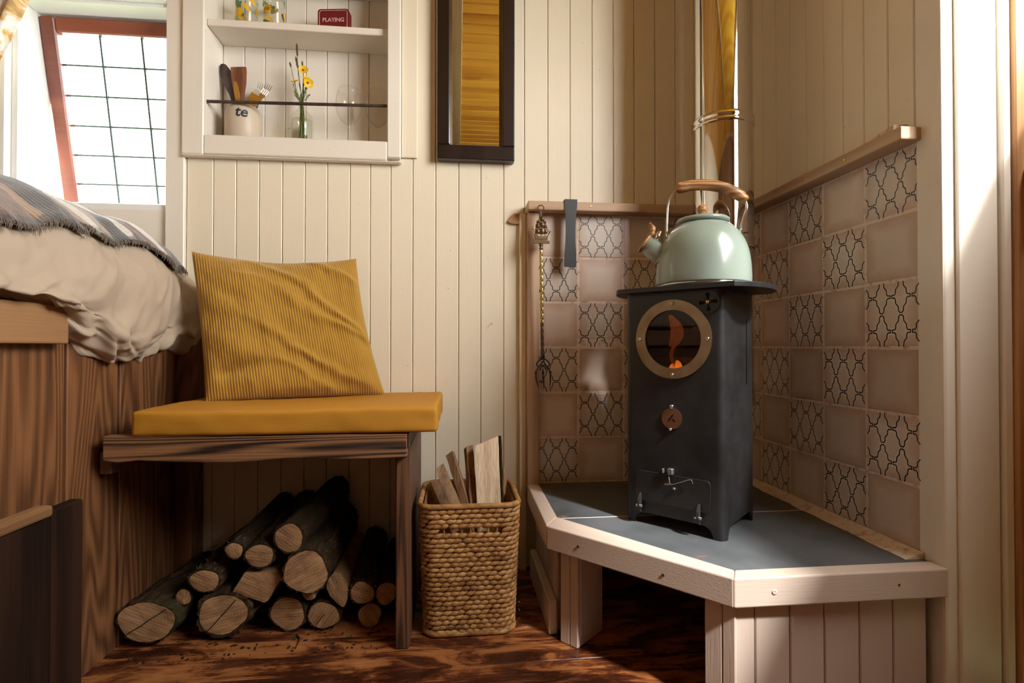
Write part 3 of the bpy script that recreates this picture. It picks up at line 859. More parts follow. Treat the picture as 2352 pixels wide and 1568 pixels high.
# ------------------------------------------------------------------ mirror
mi = thing('wall_mirror', 'tall mirror in a dark frame hanging between shelf and flue', 'mirror', (0.056, 1.597, 1.233))
MX0, MX1, MZ0, MZ1 = -0.0595, 0.1715, 1.233, 1.98
f0, f1 = 1.567, 1.5985
part('frame_stile', MB().box(MX0, MX0 + 0.037, f0, f1, MZ0 + 0.043, MZ1 - 0.04, 0.003, seg=2), M_EBONY, mi, world=True)
part('frame_stile', MB().box(MX1 - 0.037, MX1, f0, f1, MZ0 + 0.043, MZ1 - 0.04, 0.003, seg=2), M_EBONY, mi, world=True)
part('frame_rail', MB().box(MX0, MX1, f0, f1, MZ0, MZ0 + 0.0428, 0.003, seg=2), M_EBONY, mi, world=True)
part('frame_rail', MB().box(MX0, MX1, f0, f1, MZ1 - 0.0398, MZ1, 0.003, seg=2), M_EBONY, mi, world=True)
gx0, gx1, gz0, gz1, bv = MX0 + 0.0345, MX1 - 0.0345, MZ0 + 0.041, MZ1 - 0.038, 0.011
gm = MB()
o4 = [(gx0, 1.5905, gz0), (gx1, 1.5905, gz0), (gx1, 1.5905, gz1), (gx0, 1.5905, gz1)]
i4 = [(gx0 + bv, 1.5885, gz0 + bv), (gx1 - bv, 1.5885, gz0 + bv), (gx1 - bv, 1.5885, gz1 - bv), (gx0 + bv, 1.5885, gz1 - bv)]
b4 = [(p[0], 1.5975, p[2]) for p in o4]
gm.add(o4 + i4 + b4, [(4, 5, 6, 7)] + [(k, (k + 1) % 4, (k + 1) % 4 + 4, k + 4) for k in range(4)] + [(8, 9, 10, 11)] + [(k, (k + 1) % 4, (k + 1) % 4 + 8, k + 8) for k in range(4)])
part('mirror_glass', gm, M_MIRROR, mi, world=True)

# ------------------------------------------------------------------ tiles
PITCH = 0.136
def pattern_segments():
    H = [0.09, 0], [0.09, .075], [0.34, .08], [0.45, .17], [0.48, .40], [0.73, .59], [0.76, .82], [0.87, .925], [1.0, .93]
    segs = []
    for uh in (-0.208, 0.146, 0.5, 0.854, 1.208):
        for vh in (0.767, 0.244, 1.29, -0.279):
            for sx in (-1, 1):
                for sz in (-1, 1):
                    p = [(uh + sx * a * .177, vh + sz * b * .2615) for a, b in H]
                    segs += list(zip(p, p[1:]))
    return segs
SEGS = pattern_segments()
def clip(a, b, lo, hi):
    t0, t1 = 0.0, 1.0
    for k in (0, 1):
        d = b[k] - a[k]
        for s, lim in ((-1, -lo[k]), (1, hi[k])):
            p = s * d; q = lim - s * a[k]
            if abs(p) < 1e-12:
                if q < 0: return None
            else:
                t = q / p
                if p < 0: t0 = max(t0, t)
                else: t1 = min(t1, t)
    if t0 >= t1: return None
    f = lambda t: (a[0] + (b[0] - a[0]) * t, a[1] + (b[1] - a[1]) * t)
    return f(t0), f(t1)
_tm = {}
def tile_meshes(u0, u1, v0, v1):
    """tile cut to the given window of a full tile; local X width, Z height, front at y=0"""
    k = (round(u0, 3), round(u1, 3), round(v0, 3), round(v1, 3))
    if k in _tm: return _tm[k]
    w, h = (u1 - u0) * PITCH - 0.0054, (v1 - v0) * PITCH - 0.0054
    body = lambda: MB().box(-w / 2, w / 2, 0, 0.009, -h / 2, h / 2, 0.0022, seg=2).mesh('tile')
    pm = MB(); hw = 0.0012
    lo, hi = (u0 + .02, v0 + .02), (u1 - .02, v1 - .02)
    for a, b in SEGS:
        c = clip(a, b, lo, hi)
        if not c: continue
        (ax, az), (bx_, bz) = [((q[0] - (u0 + u1) / 2) * PITCH, (q[1] - (v0 + v1) / 2) * PITCH) for q in c]
        d = Vector((bx_ - ax, bz - az)); L = d.length
        if L < 1e-5: continue
        d /= L; n = Vector((-d.y, d.x)) * hw; e = d * hw * 0.7
        P = [(ax - e.x + n.x, az - e.y + n.y), (bx_ + e.x + n.x, bz + e.y + n.y), (bx_ + e.x - n.x, bz + e.y - n.y), (ax - e.x - n.x, az - e.y - n.y)]
        pm.add([(x, -0.00025, z) for x, z in P], [(0, 1, 2, 3)])
    _tm[k] = (body(), body(), pm.mesh('pattern', fix=False))
    return _tm[k]
zr = [0.2665, 0.4005, 0.5365, 0.673, 0.8105, 0.946, 1.0775]
def tiles(parent, cols, place, parity):
    for c in range(len(cols) - 1):
        for r in range(6):
            wd = abs(cols[c + 1] - cols[c]) / PITCH; ht = (zr[r + 1] - zr[r]) / PITCH
            cu = (0.0 if c else 1 - min(wd, 1.0)); wd = min(wd, 1.0)
            if wd > .93: cu = 0.0; wd_ = 1.0
            else: wd_ = wd
            ht = 1.0 if ht > .97 else ht
            plain, patt, pr = tile_meshes(cu if wd_ < 1 else 0, (cu + wd_) if wd_ < 1 else 1, 0, ht)
            sc_w = abs(cols[c + 1] - cols[c]) / (wd_ * PITCH)
            loc, rz = place((cols[c] + cols[c + 1]) / 2, (zr[r] + zr[r + 1]) / 2)
            isp = (c + r) % 2 == parity
            jit = random.uniform(-.0007, .0007)
            o = link('tile', patt if isp else plain, M_TILEP if isp else M_TILE, parent, (loc[0] + (jit if rz else 0), loc[1] + (0 if rz else jit), loc[2]), (R(random.uniform(-.25, .25)), 0, rz))
            o.scale.x = sc_w; o.scale.z = (zr[r + 1] - zr[r]) / (ht * PITCH)
            if isp: link('pattern', pr, M_INK, o)
tiles(W_BACK, [0.2447, 0.3666, 0.5084, 0.6424, 0.7764, 0.9], lambda u, z: ((u, 1.575, z), 0.0), 0)
tiles(W_RIGHT, [1.575, 1.483, 1.349, 1.215, 1.079, 0.9405], lambda u, z: ((0.9, u, z), R(-90)), 1)
link('grout_bed', MB().box(0.235, 0.935, 1.5758, 1.5995, 0.25, 1.078).mesh('grout_bed'), M_GROUT, W_BACK)
link('grout_bed', MB().box(0.9008, 0.926, 0.9395, 1.578, 0.25, 1.078).mesh('grout_bed'), M_GROUT, W_RIGHT)

link('sealant_gap', MB().box(0.9035, 0.926, 0.9405, 0.9505, 0.265, 1.077).mesh('sealant_gap'), M_VOID, W_RIGHT)
for (x, z, r_) in ((-0.020, 0.966, .0011), (-0.026, 0.851, .0011), (-0.029, 0.852, .0009), (0.088, 1.19, .001), (0.160, 0.98, .0009), (-0.29, 1.10, .0008)):
    link('nail_hole', MB().lathe([(0, 0.0002), (r_, 0.0002), (r_, -0.0004), (0, -0.0004)], 8).mesh('nail_hole'), M_VOID, W_BACK, (x, YB, z), (R(90), 0, 0))
# timber edging of the tiled corner
t3 = struct('trim_3', MB().box(0.207, 0.86, 1.531, 1.5985, 1.0785, 1.1055, 0.003, seg=2), M_RAIL)
t4 = struct('trim_4', MB().box(0.857, 0.914, 0.935, 1.530, 1.0785, 1.1045, 0.003, seg=2), M_RAILY)
t5 = struct('trim_5', MB().box(0.209, 0.2435, 1.556, 1.5985, 0.25, 1.078, 0.002), M_RAILZ)
t6 = struct('trim_6', MB().box(0.188, 0.2085, 1.583, 1.5995, 0.0, 1.079, 0.002), M_CREAM)
def screw(parent, loc, n, mat=M_BRASS, r=0.0038):
    q = Vector(n).to_track_quat('Z', 'Y').to_matrix().to_4x4()
    mb = MB().lathe([(0, 0.0006), (r * .35, 0.0006), (r * .5, 0.0012), (r, 0.0006), (r, -0.001), (0, -0.001)], 14)
    mb.xf(Matrix.Translation(loc) @ q)
    return part('screw', mb, mat, parent, True, True)
screw(t3, (0.395, 1.5305, 1.094), (0, -1, 0)); screw(t5, (0.226, 1.5555, 0.28), (0, -1, 0)); screw(t5, (0.2265, 1.5555, 1.03), (0, -1, 0))
screw(t4, (0.8565, 1.085, 1.09), (-1, 0, 0)); screw(t4, (0.8565, 1.215, 1.088), (-1, 0, 0))
solo('wood_offcut', MB().add([(0.868, 0.965, 1.1047), (0.900, 0.965, 1.1047), (0.900, 1.075, 1.1047), (0.872, 1.075, 1.1047), (0.868, 0.965, 1.119), (0.900, 0.965, 1.121), (0.900, 1.075, 1.112), (0.872, 1.075, 1.110)],
     [(0, 1, 2, 3), (4, 5, 6, 7), (0, 1, 5, 4), (1, 2, 6, 5), (2, 3, 7, 6), (3, 0, 4, 7)]), M_SPLIT, 'small wooden wedge lying on the right tile rail', 'offcut', (0.885, 1.02, 1.1047))

solo('wood_peg', MB().add([(0.153, 1.5985, 1.056), (0.170, 1.5985, 1.049), (0.2085, 1.5985, 1.049), (0.2085, 1.5985, 1.080), (0.170, 1.5985, 1.080),
     (0.153, 1.588, 1.056), (0.170, 1.588, 1.049), (0.2085, 1.588, 1.049), (0.2085, 1.588, 1.080), (0.170, 1.588, 1.080)],
     [(0, 1, 2, 3, 4), (5, 6, 7, 8, 9)] + [(k, (k + 1) % 5, (k + 1) % 5 + 5, k + 5) for k in range(5)]), M_DOOR, 'unpainted orange wood stub beside the left end of the tile rail', 'peg', (0.18, 1.595, 1.049))
def cup_hook(loc, s, label):
    x, y, z = loc
    pts = spline([(x, y, z), (x, y - .010 * s, z), (x, y - .014 * s, z - .004 * s), (x, y - .018 * s, z - .010 * s), (x, y - .024 * s, z - .008 * s), (x, y - .026 * s, z)], 14)
    return solo('cup_hook', MB().tube(pts, 0.0011 * s, 6), M_BRASS, label, 'hook', loc, smooth=True)
cup_hook((0.1045, 1.599, 0.748), 0.7, 'tiny brass hook screwed into the bare boarded wall')

# ------------------------------------------------------------------ hearth
HZ = 0.264
he = thing('hearth', 'white painted corner hearth platform with dark slate top', 'hearth', (0.55, 1.2, 0))
def hp(name, mb, mat, smooth=False): return part(name, mb, mat, he, smooth, True)
A, B, C_, D = (0.207, 1.553), (0.203, 1.191), (0.4845, 0.886), (0.899, 0.884)
Ai, Bi, Ci, Di = (0.243, 1.553), (0.2395, 1.252), (0.505, 0.921), (0.899, 0.921)
def edge(name, p, q, qi, pi_, mat):
    mb = MB().slab([p, q, qi, pi_], HZ - 0.050, HZ + 0.003)
    return hp(name, mb, mat)
def beveled(o, w=0.003):
    m = o.modifiers.new('bevel', 'BEVEL'); m.width = w; m.segments = 2; m.limit_method = 'ANGLE'
    return o
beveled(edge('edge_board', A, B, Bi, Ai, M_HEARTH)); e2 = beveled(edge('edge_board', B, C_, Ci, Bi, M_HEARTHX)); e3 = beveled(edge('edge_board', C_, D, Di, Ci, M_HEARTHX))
cut = 1.2475
def on(p, q, y):
    t = (y - p[1]) / (q[1] - p[1]); return (p[0] + (q[0] - p[0]) * t, y)
hp('slate_slab', MB().slab([(0.2440, 1.5735), (0.2405, 1.2535), (0.2445, cut + .002), (0.8985, cut + .002), (0.8985, 1.5735)], HZ - 0.012, HZ), M_SLATE)
hp('slate_slab', MB().slab([on(Bi, Ci, cut - .002), (Ci[0] + .0006, Ci[1] + .0008), (0.8985, 0.9218), (0.8985, cut - .002)], HZ - 0.012, HZ), M_SLATE)
hp('deck', MB().slab([(0.245, 1.573), (0.245, 1.25), (0.507, 0.923), (0.898, 0.923), (0.898, 1.573)], HZ - 0.049, HZ - 0.0125), M_GROUT)
hp('slate_joint', MB().box(0.2455, 0.897, cut - .0019, cut + .0019, HZ - .012, HZ + .0002), Mat('pale_joint', (0.72, 0.66, 0.58), 0.8).m)
fl = MB()
def fillet(u, v):
    y = 1.5735 - u * 0.638
    w = 0.030 + 0.006 * fb(y * 14, 2.1) + 0.010 * u
    a = v
    return (0.8985 - w * (1 - a), y, HZ + 0.0006 + 0.012 * a * a)
fl.grid(fillet, 50, 6)
fl.add([fillet(0, 0), fillet(0, 1), (0.8985, 1.5735, HZ)], [(0, 1, 2)]); fl.add([fillet(1, 0), fillet(1, 1), (0.8985, 0.9355, HZ)], [(0, 1, 2)])
hp('mortar_fillet', fl, M_GROUT, True)
screw(e2, tuple(Vector((0.262, 1.1265, HZ - 0.022)) + Vector((-.0003, -.0003, 0))), (-0.735, -0.678, 0), M_UTDARK, 0.003)
screw(e2, (0.395, 0.9825, HZ - 0.028), (-0.735, -0.678, 0), M_UTDARK, 0.003)
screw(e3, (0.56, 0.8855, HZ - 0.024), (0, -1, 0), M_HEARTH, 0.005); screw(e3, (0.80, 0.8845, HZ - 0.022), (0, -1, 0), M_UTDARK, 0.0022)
# left side boards and skirting
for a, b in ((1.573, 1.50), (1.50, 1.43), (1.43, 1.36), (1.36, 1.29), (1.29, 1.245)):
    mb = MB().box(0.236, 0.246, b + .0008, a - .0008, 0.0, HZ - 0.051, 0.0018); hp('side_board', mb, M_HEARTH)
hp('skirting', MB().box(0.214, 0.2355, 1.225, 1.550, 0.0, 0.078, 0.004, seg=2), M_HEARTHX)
# diagonal face: post by the left corner, then the open log space, then the right box
dv = Vector((C_[0] - B[0], C_[1] - B[1], 0)).normalized(); nv = Vector((dv.y, -dv.x, 0))
if nv.y > 0: nv = -nv
O0 = Vector((B[0], B[1], 0)) - nv * 0.028
MD = Matrix(((dv.x, -nv.x, 0, O0.x), (dv.y, -nv.y, 0, O0.y), (0, 0, 1, 0), (0, 0, 0, 1)))     # local x along the face, local y inward
def dbox(name, s0, s1, d0, d1, z0, z1, mat=M_HEARTH, b=0.0018):
    return hp(name, MB().box(s0, s1, d0, d1, z0, z1, b, m=MD), mat)
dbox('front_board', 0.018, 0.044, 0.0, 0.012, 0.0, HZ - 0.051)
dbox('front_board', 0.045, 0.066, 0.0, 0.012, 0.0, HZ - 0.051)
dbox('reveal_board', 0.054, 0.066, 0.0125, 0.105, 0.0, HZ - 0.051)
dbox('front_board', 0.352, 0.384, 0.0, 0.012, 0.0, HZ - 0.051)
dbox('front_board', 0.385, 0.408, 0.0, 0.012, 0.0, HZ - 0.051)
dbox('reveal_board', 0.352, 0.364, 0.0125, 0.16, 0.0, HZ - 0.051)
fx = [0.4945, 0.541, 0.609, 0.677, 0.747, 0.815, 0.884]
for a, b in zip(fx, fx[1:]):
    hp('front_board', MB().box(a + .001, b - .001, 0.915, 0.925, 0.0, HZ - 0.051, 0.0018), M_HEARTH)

# ------------------------------------------------------------------ stove
SW, SD, SH = 0.232, 0.205, 0.535
SANG = math.atan2(-0.728, 0.685)
st = thing('wood_stove', 'small black steel wood burning stove with round window on the hearth', 'stove', (0.40, 1.226, HZ), SANG)
# local frame: x along the front (left to right), y into the stove, z up
def rrect(x0, x1, y0, y1, r, k=5):
    P = []
    for cx, cy, a0 in ((x1 - r, y0 + r, -90), (x1 - r, y1 - r, 0), (x0 + r, y1 - r, 90), (x0 + r, y0 + r, 180)):
        for i in range(k + 1):
            a = R(a0 + 90 * i / k); P.append((cx + r * math.cos(a), cy + r * math.sin(a)))
    return P
def cyl_y(cx, cz, r, y0, y1, n=48):
    return MB().prism([(cx + r * math.cos(2 * PI * k / n), cz + r * math.sin(2 * PI * k / n)) for k in range(n)], y0, y1)
body = MB().slab(rrect(0, SW, 0, SD, 0.016, 6), 0.0, SH).mesh('body')
cuts = [MB().slab(rrect(0.006, SW - 0.006, 0.006, SD - 0.006, 0.012), 0.20, SH - 0.006).mesh('c'),
        MB().slab(rrect(0.006, SW - 0.006, 0.006, SD - 0.006, 0.012), -0.01, 0.055).mesh('c'),
        cyl_y(0.119, 0.428, 0.0665, -0.05, 0.05).mesh('c')]
lc = [(0.0235, -0.01), (0.0245, 0.006), (0.030, 0.018), (0.040, 0.025), (0.052, 0.0265), (SW - 0.052, 0.0265), (SW - 0.040, 0.025), (SW - 0.030, 0.018), (SW - 0.0245, 0.006), (SW - 0.0235, -0.01)]
cuts.append(MB().prism(lc, -0.05, SD + 0.05).mesh('c'))
lc2 = [(y * SD / SW if y < .1 else SD - (SW - y) * SD / SW, z) for y, z in lc]
cuts.append(MB().prism(lc2, -0.05, SW + 0.05).xf(Matrix(((0, 1, 0, 0), (1, 0, 0, 0), (0, 0, 1, 0), (0, 0, 0, 1)))).mesh('c'))
cuts.append(MB().box(SW - 0.03, SW + 0.02, 0.1455, 0.1520, 0.323, 0.473).mesh('c'))
bme = boolean(body, cuts)
bo = link('body', bme, M_BLACK, st); TM[bo] = TM[st]
bme.shade_smooth()
try:
    bme.set_sharp_from_angle(angle=R(30))
except Exception: pass
def sp(name, mb, mat, smooth=False): return part(name, mb, mat, st, smooth)
# top plate: round disc flattened at front and back
pc, pr_ = (0.125, 0.100), 0.179
outl = []
for k in range(96):
    a = 2 * PI * k / 96
    outl.append((pc[0] + pr_ * math.cos(a), min(SD + 0.002, max(-0.020, pc[1] + pr_ * math.sin(a)))))
beveled(sp('top_plate', MB().slab(outl, SH + 0.0003, SH + 0.0115), M_BLACK), 0.001)
# window ring, glass, firebox
def annulus(cx, cz, ro, ri, y0, y1, n=64):
    V = []; F = []
    for k in range(n):
        c, s_ = math.cos(2 * PI * k / n), math.sin(2 * PI * k / n)
        V += [(cx + ro * c, y0, cz + ro * s_), (cx + ri * c, y0, cz + ri * s_), (cx + ri * c, y1, cz + ri * s_), (cx + ro * c, y1, cz + ro * s_)]
    for k in range(n):
        a, b = k * 4, ((k + 1) % n) * 4
        for q in range(4): F.append((a + q, a + (q + 1) % 4, b + (q + 1) % 4, b + q))
    return MB().add(V, F)
ring = sp('window_ring', annulus(0.119, 0.428, 0.0885, 0.0655, -0.0045, -0.0003), M_RING)
for a in (0, 90, 180, 270):
    c, s_ = math.cos(R(a)), math.sin(R(a))
    mb = MB().lathe([(0, 0.0022), (0.0016, 0.0018), (0.0019, 0.0036), (0.0036, 0.0030), (0.0046, 0.0008), (0.0046, -0.0005), (0, -0.0005)], 16, Matrix.Translation((0.119 + 0.080 * c, -0.0046, 0.428 + 0.080 * s_)) @ Matrix.Rotation(R(90), 4, 'X'))
    part('screw', mb, M_SCREW, ring, True)
sp('window_glass', cyl_y(0.119, 0.428, 0.0664, 0.0005, 0.0035), M_STOVEGLASS)
sp('firebox_lining', MB().box(0.020, SW - 0.020, SD - 0.03, SD - 0.022, 0.206, SH - 0.02).box(0.012, SW - 0.012, 0.02, SD - 0.02, 0.340, 0.352).box(0.030, 0.2, 0.10, 0.11, 0.352, 0.385), Mat('firebrick', (0.035, 0.026, 0.020), 0.9).m)
def flame_mat(name, c1, c2, s):
    m = Mat(name)
    m.nt.nodes.remove(m.b)
    out = [n for n in m.nt.nodes if n.type == 'OUTPUT_MATERIAL'][0]
    tc = m.n('TexCoord'); spx = m.n('SeparateXYZ'); m.l(tc.outputs['Generated'], spx.inputs[0])
    em = m.n('Emission'); m.l(m.ramp(spx.outputs[2], [(0.0, c1), (1.0, c2)]), em.inputs[0]); em.inputs[1].default_value = s
    tr = m.n('BsdfTransparent'); mx = m.n('MixShader')
    nz = m.noise(tc.outputs['Object'], 45, 2)
    m.l(m.ramp(nz, [(0.35, (0.25,) * 3), (0.65, (0.95,) * 3)]), mx.inputs[0]); m.l(tr.outputs[0], mx.inputs[1]); m.l(em.outputs[0], mx.inputs[2]); m.l(mx.outputs[0], out.inputs[0])
    return m.m
def flame(cx, cy, z0, z1, r, sway, mat):
    pts = []; rs_ = []
    for k in range(14):
        t = k / 13
        pts.append((cx + sway * math.sin(t * 3.4) , cy, z0 + (z1 - z0) * t)); rs_.append(r * (math.sin(PI * min(1, (t * .85 + .12))) ** .8) + .0006)
    return sp('flame', MB().tube(pts, rs_, 12), mat, True)
FM1 = flame_mat('flame_bright', (1.0, 0.42, 0.06), (0.9, 0.20, 0.02), 3.0)
FM2 = flame_mat('flame_soft', (0.42, 0.07, 0.01), (0.85, 0.23, 0.02), 0.55)
flame(0.116, 0.030, 0.353, 0.380, 0.008, 0.003, FM1); flame(0.104, 0.034, 0.353, 0.372, 0.006, -0.002, FM1)
flame(0.098, 0.040, 0.41, 0.484, 0.014, 0.014, FM2); flame(0.110, 0.036, 0.362, 0.425, 0.004, -0.010, FM2)
el = bpy.data.lights.new('ember_glow', 'POINT'); el.energy = 0.12; el.color = (1, 0.42, 0.12); el.shadow_soft_size = 0.02
eo = bpy.data.objects.new('ember_glow', el); COL.objects.link(eo); eo.parent = st; eo.location = (0.11, 0.06, 0.395)
# spinner vent
spn = sp('air_spinner', cyl_y(0.200, 0.507, 0.0245, -0.003, -0.0003, 40), M_BLACK)
for k in range(4):
    a = R(90 * k + 4)
    wv = [(0.0055, -0.25), (0.019, -0.26), (0.020, 0.0), (0.019, 0.26), (0.0055, 0.25)]
    part('vent_slot', MB().prism([(0.200 + r_ * math.cos(a + d_), 0.507 + r_ * math.sin(a + d_)) for r_, d_ in wv], -0.0036, -0.0031), M_VOID, spn)
part('knob', MB().lathe([(0, 0.006), (0.003, 0.0055), (0.0045, 0.003), (0.0045, 0), (0, 0)], 16, Matrix.Translation((0.200, -0.0032, 0.507)) @ Matrix.Rotation(R(90), 4, 'X')), M_BRASS, spn, True)
# copper damper disc
dd = sp('damper_disc', cyl_y(0.117, 0.250, 0.0235, -0.0032, -0.0005, 40), M_COPPER)
for (x, z, r_) in ((0.117, 0.277, 0.0052), (0.114, 0.2255, 0.0038)):
    part('screw', MB().lathe([(0, r_ * .8), (r_ * .6, r_ * .65), (r_, r_ * .1), (r_, -0.0005), (0, -0.0005)], 16, Matrix.Translation((x, -0.0034, z)) @ Matrix.Rotation(R(90), 4, 'X')), M_SCREW, dd, True)
part('cut_out', MB().prism([(0.108, 0.240), (0.113, 0.246), (0.122, 0.258), (0.120, 0.260), (0.110, 0.248)], -0.0037, -0.0033), M_VOID, dd)
part('cut_out', MB().prism([(0.118, 0.247), (0.124, 0.242), (0.126, 0.244), (0.121, 0.250)], -0.0037, -0.0033), M_VOID, dd)
# ash door
ad = sp('ash_door', MB().prism([(x, z) for x, z in rrect(0.028, 0.204, 0.054, 0.124, 0.011)], -0.0035, -0.0003), M_BLACK)
beveled(ad, 0.0012)
for (hx, hz) in ((0.042, 0.049), (0.180, 0.049)):
    hb = [(-0.0005, -0.022), (-0.009, -0.018), (-0.014, -0.004), (-0.013, 0.008), (-0.008, 0.018), (-0.0005, 0.023)]
    V = [(hx - 0.0022, y - 0.0035, hz + z) for y, z in hb] + [(hx + 0.0022, y - 0.0035, hz + z) for y, z in hb]
    F = [(0, 1, 2, 3, 4, 5), (6, 7, 8, 9, 10, 11)] + [(k, (k + 1) % 6, (k + 1) % 6 + 6, k + 6) for k in range(6)]
    h = part('hinge', MB().add(V, F), M_IRON, ad)
    part('hinge_pin', MB().tube([(hx - 0.008, -0.011, hz - 0.006), (hx + 0.008, -0.011, hz - 0.006)], 0.0034, 10), M_SCREW, ad)
part('latch', MB().box(0.110, 0.122, -0.012, -0.0005, 0.1255, 0.139, 0.0015), M_STEELGREY, ad)
part('latch', MB().box(0.096, 0.099, -0.009, -0.0005, 0.1255, 0.136, 0.001), M_STEELGREY, ad)
part('latch_wire', MB().tube(spline([(0.1125, -0.008, 0.1245), (0.116, -0.014, 0.115), (0.121, -0.016, 0.106), (0.140, -0.014, 0.113), (0.162, -0.009, 0.122), (0.167, -0.008, 0.114)], 24), 0.0009, 6), M_STEELGREY, ad)
part('latch_pin', MB().tube([(0.106, -0.014, 0.104), (0.118, -0.016, 0.106)], 0.0022, 8), M_COPPER, ad)
part('latch_stop', MB().box(0.1205, 0.1265, -0.009, -0.0032, 0.092, 0.0975, 0.001), M_STEELGREY, ad)
# rear outlet
sp('flue_outlet', MB().tube([(0.116, SD + 0.0005, 0.40), (0.116, SD + 0.030, 0.40)], 0.05, 24), M_BLACK)

# flue pipe
FX, FY, FR = 0.700, 1.327, 0.0755
fp = thing('flue_pipe', 'polished steel flue pipe rising behind the kettle', 'flue', (FX, FY, 0.50))
part('pipe', MB().tube([(FX, FY, 0.56), (FX, FY, 0.945)], FR - 0.0015, 96, False), M_FLUE, fp, True, True)
part('pipe', MB().tube([(FX, FY, 0.946), (FX, FY, 1.2590)], FR, 96, False), M_FLUE, fp, True, True)
part('pipe', MB().tube([(FX, FY, 1.2595), (FX, FY, CEIL - 0.001)], FR - 0.001, 96, False), M_FLUE, fp, True, True)
part('tee_cap', MB().lathe([(0, 0.52), (FR - .004, 0.52), (FR + .001, 0.526), (FR + .001, 0.559), (0, 0.559)], 64, Matrix.Translation((FX, FY, 0))), M_FLUE, fp, True, True)
def swage(z, h, bulge):
    return MB().lathe([(FR + .0002, z), (FR + bulge, z + h * .12), (FR + bulge, z + h * .3), (FR + bulge * .35, z + h * .45), (FR + bulge, z + h * .6), (FR + bulge, z + h * .85), (FR + .0002, z + h)], 96, Matrix.Translation((FX, FY, 0)))
part('locking_band', swage(1.2455, 0.028, 0.0032), M_FLUE, fp, True, True)
part('locking_band', swage(0.930, 0.034, 0.0026), M_FLUE, fp, True, True)
for o in fp.children:
    for p in o.data.polygons:
        if len(p.vertices) > 8: p.use_smooth = False

# ------------------------------------------------------------------ kettle
KX, KY, KZ = 0.578, 1.192, HZ + SH + 0.0118
KROT = math.atan2(0.26, -0.96)
ke = thing('kettle', 'sage green whistling kettle with wooden grip on the stove', 'kettle', (KX, KY, KZ), KROT)   # local +X toward the spout
def kp(name, mb, mat, smooth=True, par=None): return part(name, mb, mat, par or ke, smooth)
kp('base_ring', MB().lathe([(0, 0.0), (0.100, 0.0), (0.103, 0.002), (0.1045, 0.0065), (0.1050, 0.009), (0.100, 0.009), (0, 0.009)], 72), M_CHROME)
kb = [(0.1055, 0.0095), (0.1070, 0.013), (0.1072, 0.032), (0.1055, 0.058), (0.1015, 0.084), (0.095, 0.105), (0.085, 0.124), (0.073, 0.139), (0.062, 0.149), (0.057, 0.1525), (0.054, 0.153), (0.0, 0.1535)]
kp('body', MB().lathe([(0, 0.0092)] + [tuple(p) for p in spline([(r, z, 0) for r, z in kb], 60) for p in [(max(p[0], 0), p[1])]], 96), M_SAGE)
lid = kp('lid', MB().lathe([(0, 0.1540), (0.0555, 0.1540), (0.0590, 0.1560), (0.0605, 0.1600), (0.0595, 0.1640), (0.0560, 0.1662), (0.050, 0.1668), (0.030, 0.1690), (0.0, 0.1700)], 72), M_SAGE)
kp('lid_knob', MB().lathe([(0, 0.1702), (0.007, 0.1702), (0.0065, 0.176), (0.010, 0.182), (0.0125, 0.189), (0.011, 0.196), (0.006, 0.200), (0, 0.201)], 32), M_GRIP, True, lid)
# spout
sdir = Vector((0.8, 0, 0.6)).normalized()
s0 = Vector((0.074, 0, 0.068)); s1 = s0 + sdir * 0.071
spo = kp('spout', MB().tube([s0, s0 + sdir * 0.02, s1], [0.028, 0.0255, 0.0215], 40), M_SAGE)
kp('spout_seam', MB().tube([s0 + sdir * 0.0235, s0 + sdir * 0.0250], [0.0258, 0.0256], 40), M_CHROME, True, spo)
cap = kp('whistle_cap', MB().tube([s1 + sdir * 0.0003, s1 + sdir * 0.003, s1 + sdir * 0.006, s1 + sdir * 0.0075], [0.0225, 0.0245, 0.0235, 0.018], 40), M_GRIP, True, spo)
up = Vector((-sdir.z, 0, sdir.x))
lv0 = s1 + sdir * 0.004 + up * 0.018
kp('whistle_lever', MB().tube([lv0, lv0 + up * 0.012 - sdir * 0.001, lv0 + up * 0.022 + sdir * 0.006, lv0 + up * 0.027 + sdir * 0.020], [0.0085, 0.0065, 0.0075, 0.0045], 14), M_GRIP, True, spo)
hx = s1 - sdir * 0.014 + up * 0.020
for s_ in (-1, 1):
    kp('bracket', MB().tube([hx + Vector((0, s_ * .007, 0)), hx + Vector((0, s_ * .0075, 0)) + up * 0.019 + sdir * 0.004], [0.0055, 0.0065], 10), M_CHROME, True, spo)
pv = hx + up * 0.019 + sdir * 0.004
kp('pivot', MB().tube([pv + Vector((0, -.011, 0)), pv + Vector((0, .011, 0))], 0.0055, 16), M_CHROME, True, spo)
# handle: tall on the spout side, falling to the back
wires = {1: [(0.082, 0.130), (0.0815, 0.150), (0.0805, 0.180), (0.0780, 0.205), (0.070, 0.226), (0.056, 0.2405)],
         -1: [(-0.086, 0.128), (-0.0865, 0.145), (-0.092, 0.165), (-0.0985, 0.185), (-0.0985, 0.198), (-0.0930, 0.210)]}
for s_ in (1, -1):
    X0, Z0 = wires[s_][0]
    kp('handle_lug', MB().box(X0 - 0.003, X0 + 0.003, -0.007, 0.007, Z0 - 0.022, Z0 + 0.010, 0.0015), M_CHROME, False)
    for dy in (-.0045, .0045):
        pts = spline([(x, dy * (1 - .07 * i), z) for i, (x, z) in enumerate(wires[s_])], 24)
        kp('handle_wire', MB().tube(pts, 0.0022, 10), M_CHROME)
gp = spline([(0.060, 0, 0.2385), (0.048, 0, 0.2440), (0.020, 0, 0.2480), (-0.015, 0, 0.2465), (-0.050, 0, 0.2380), (-0.080, 0, 0.2215), (-0.099, 0, 0.2050)], 28)
gr_ = [0.0108 + 0.0022 * math.sin(PI * k / 27) + (0.0012 if 2 < k < 7 or 20 < k < 25 else 0) for k in range(28)]
gr_[0] = gr_[-1] = 0.0075
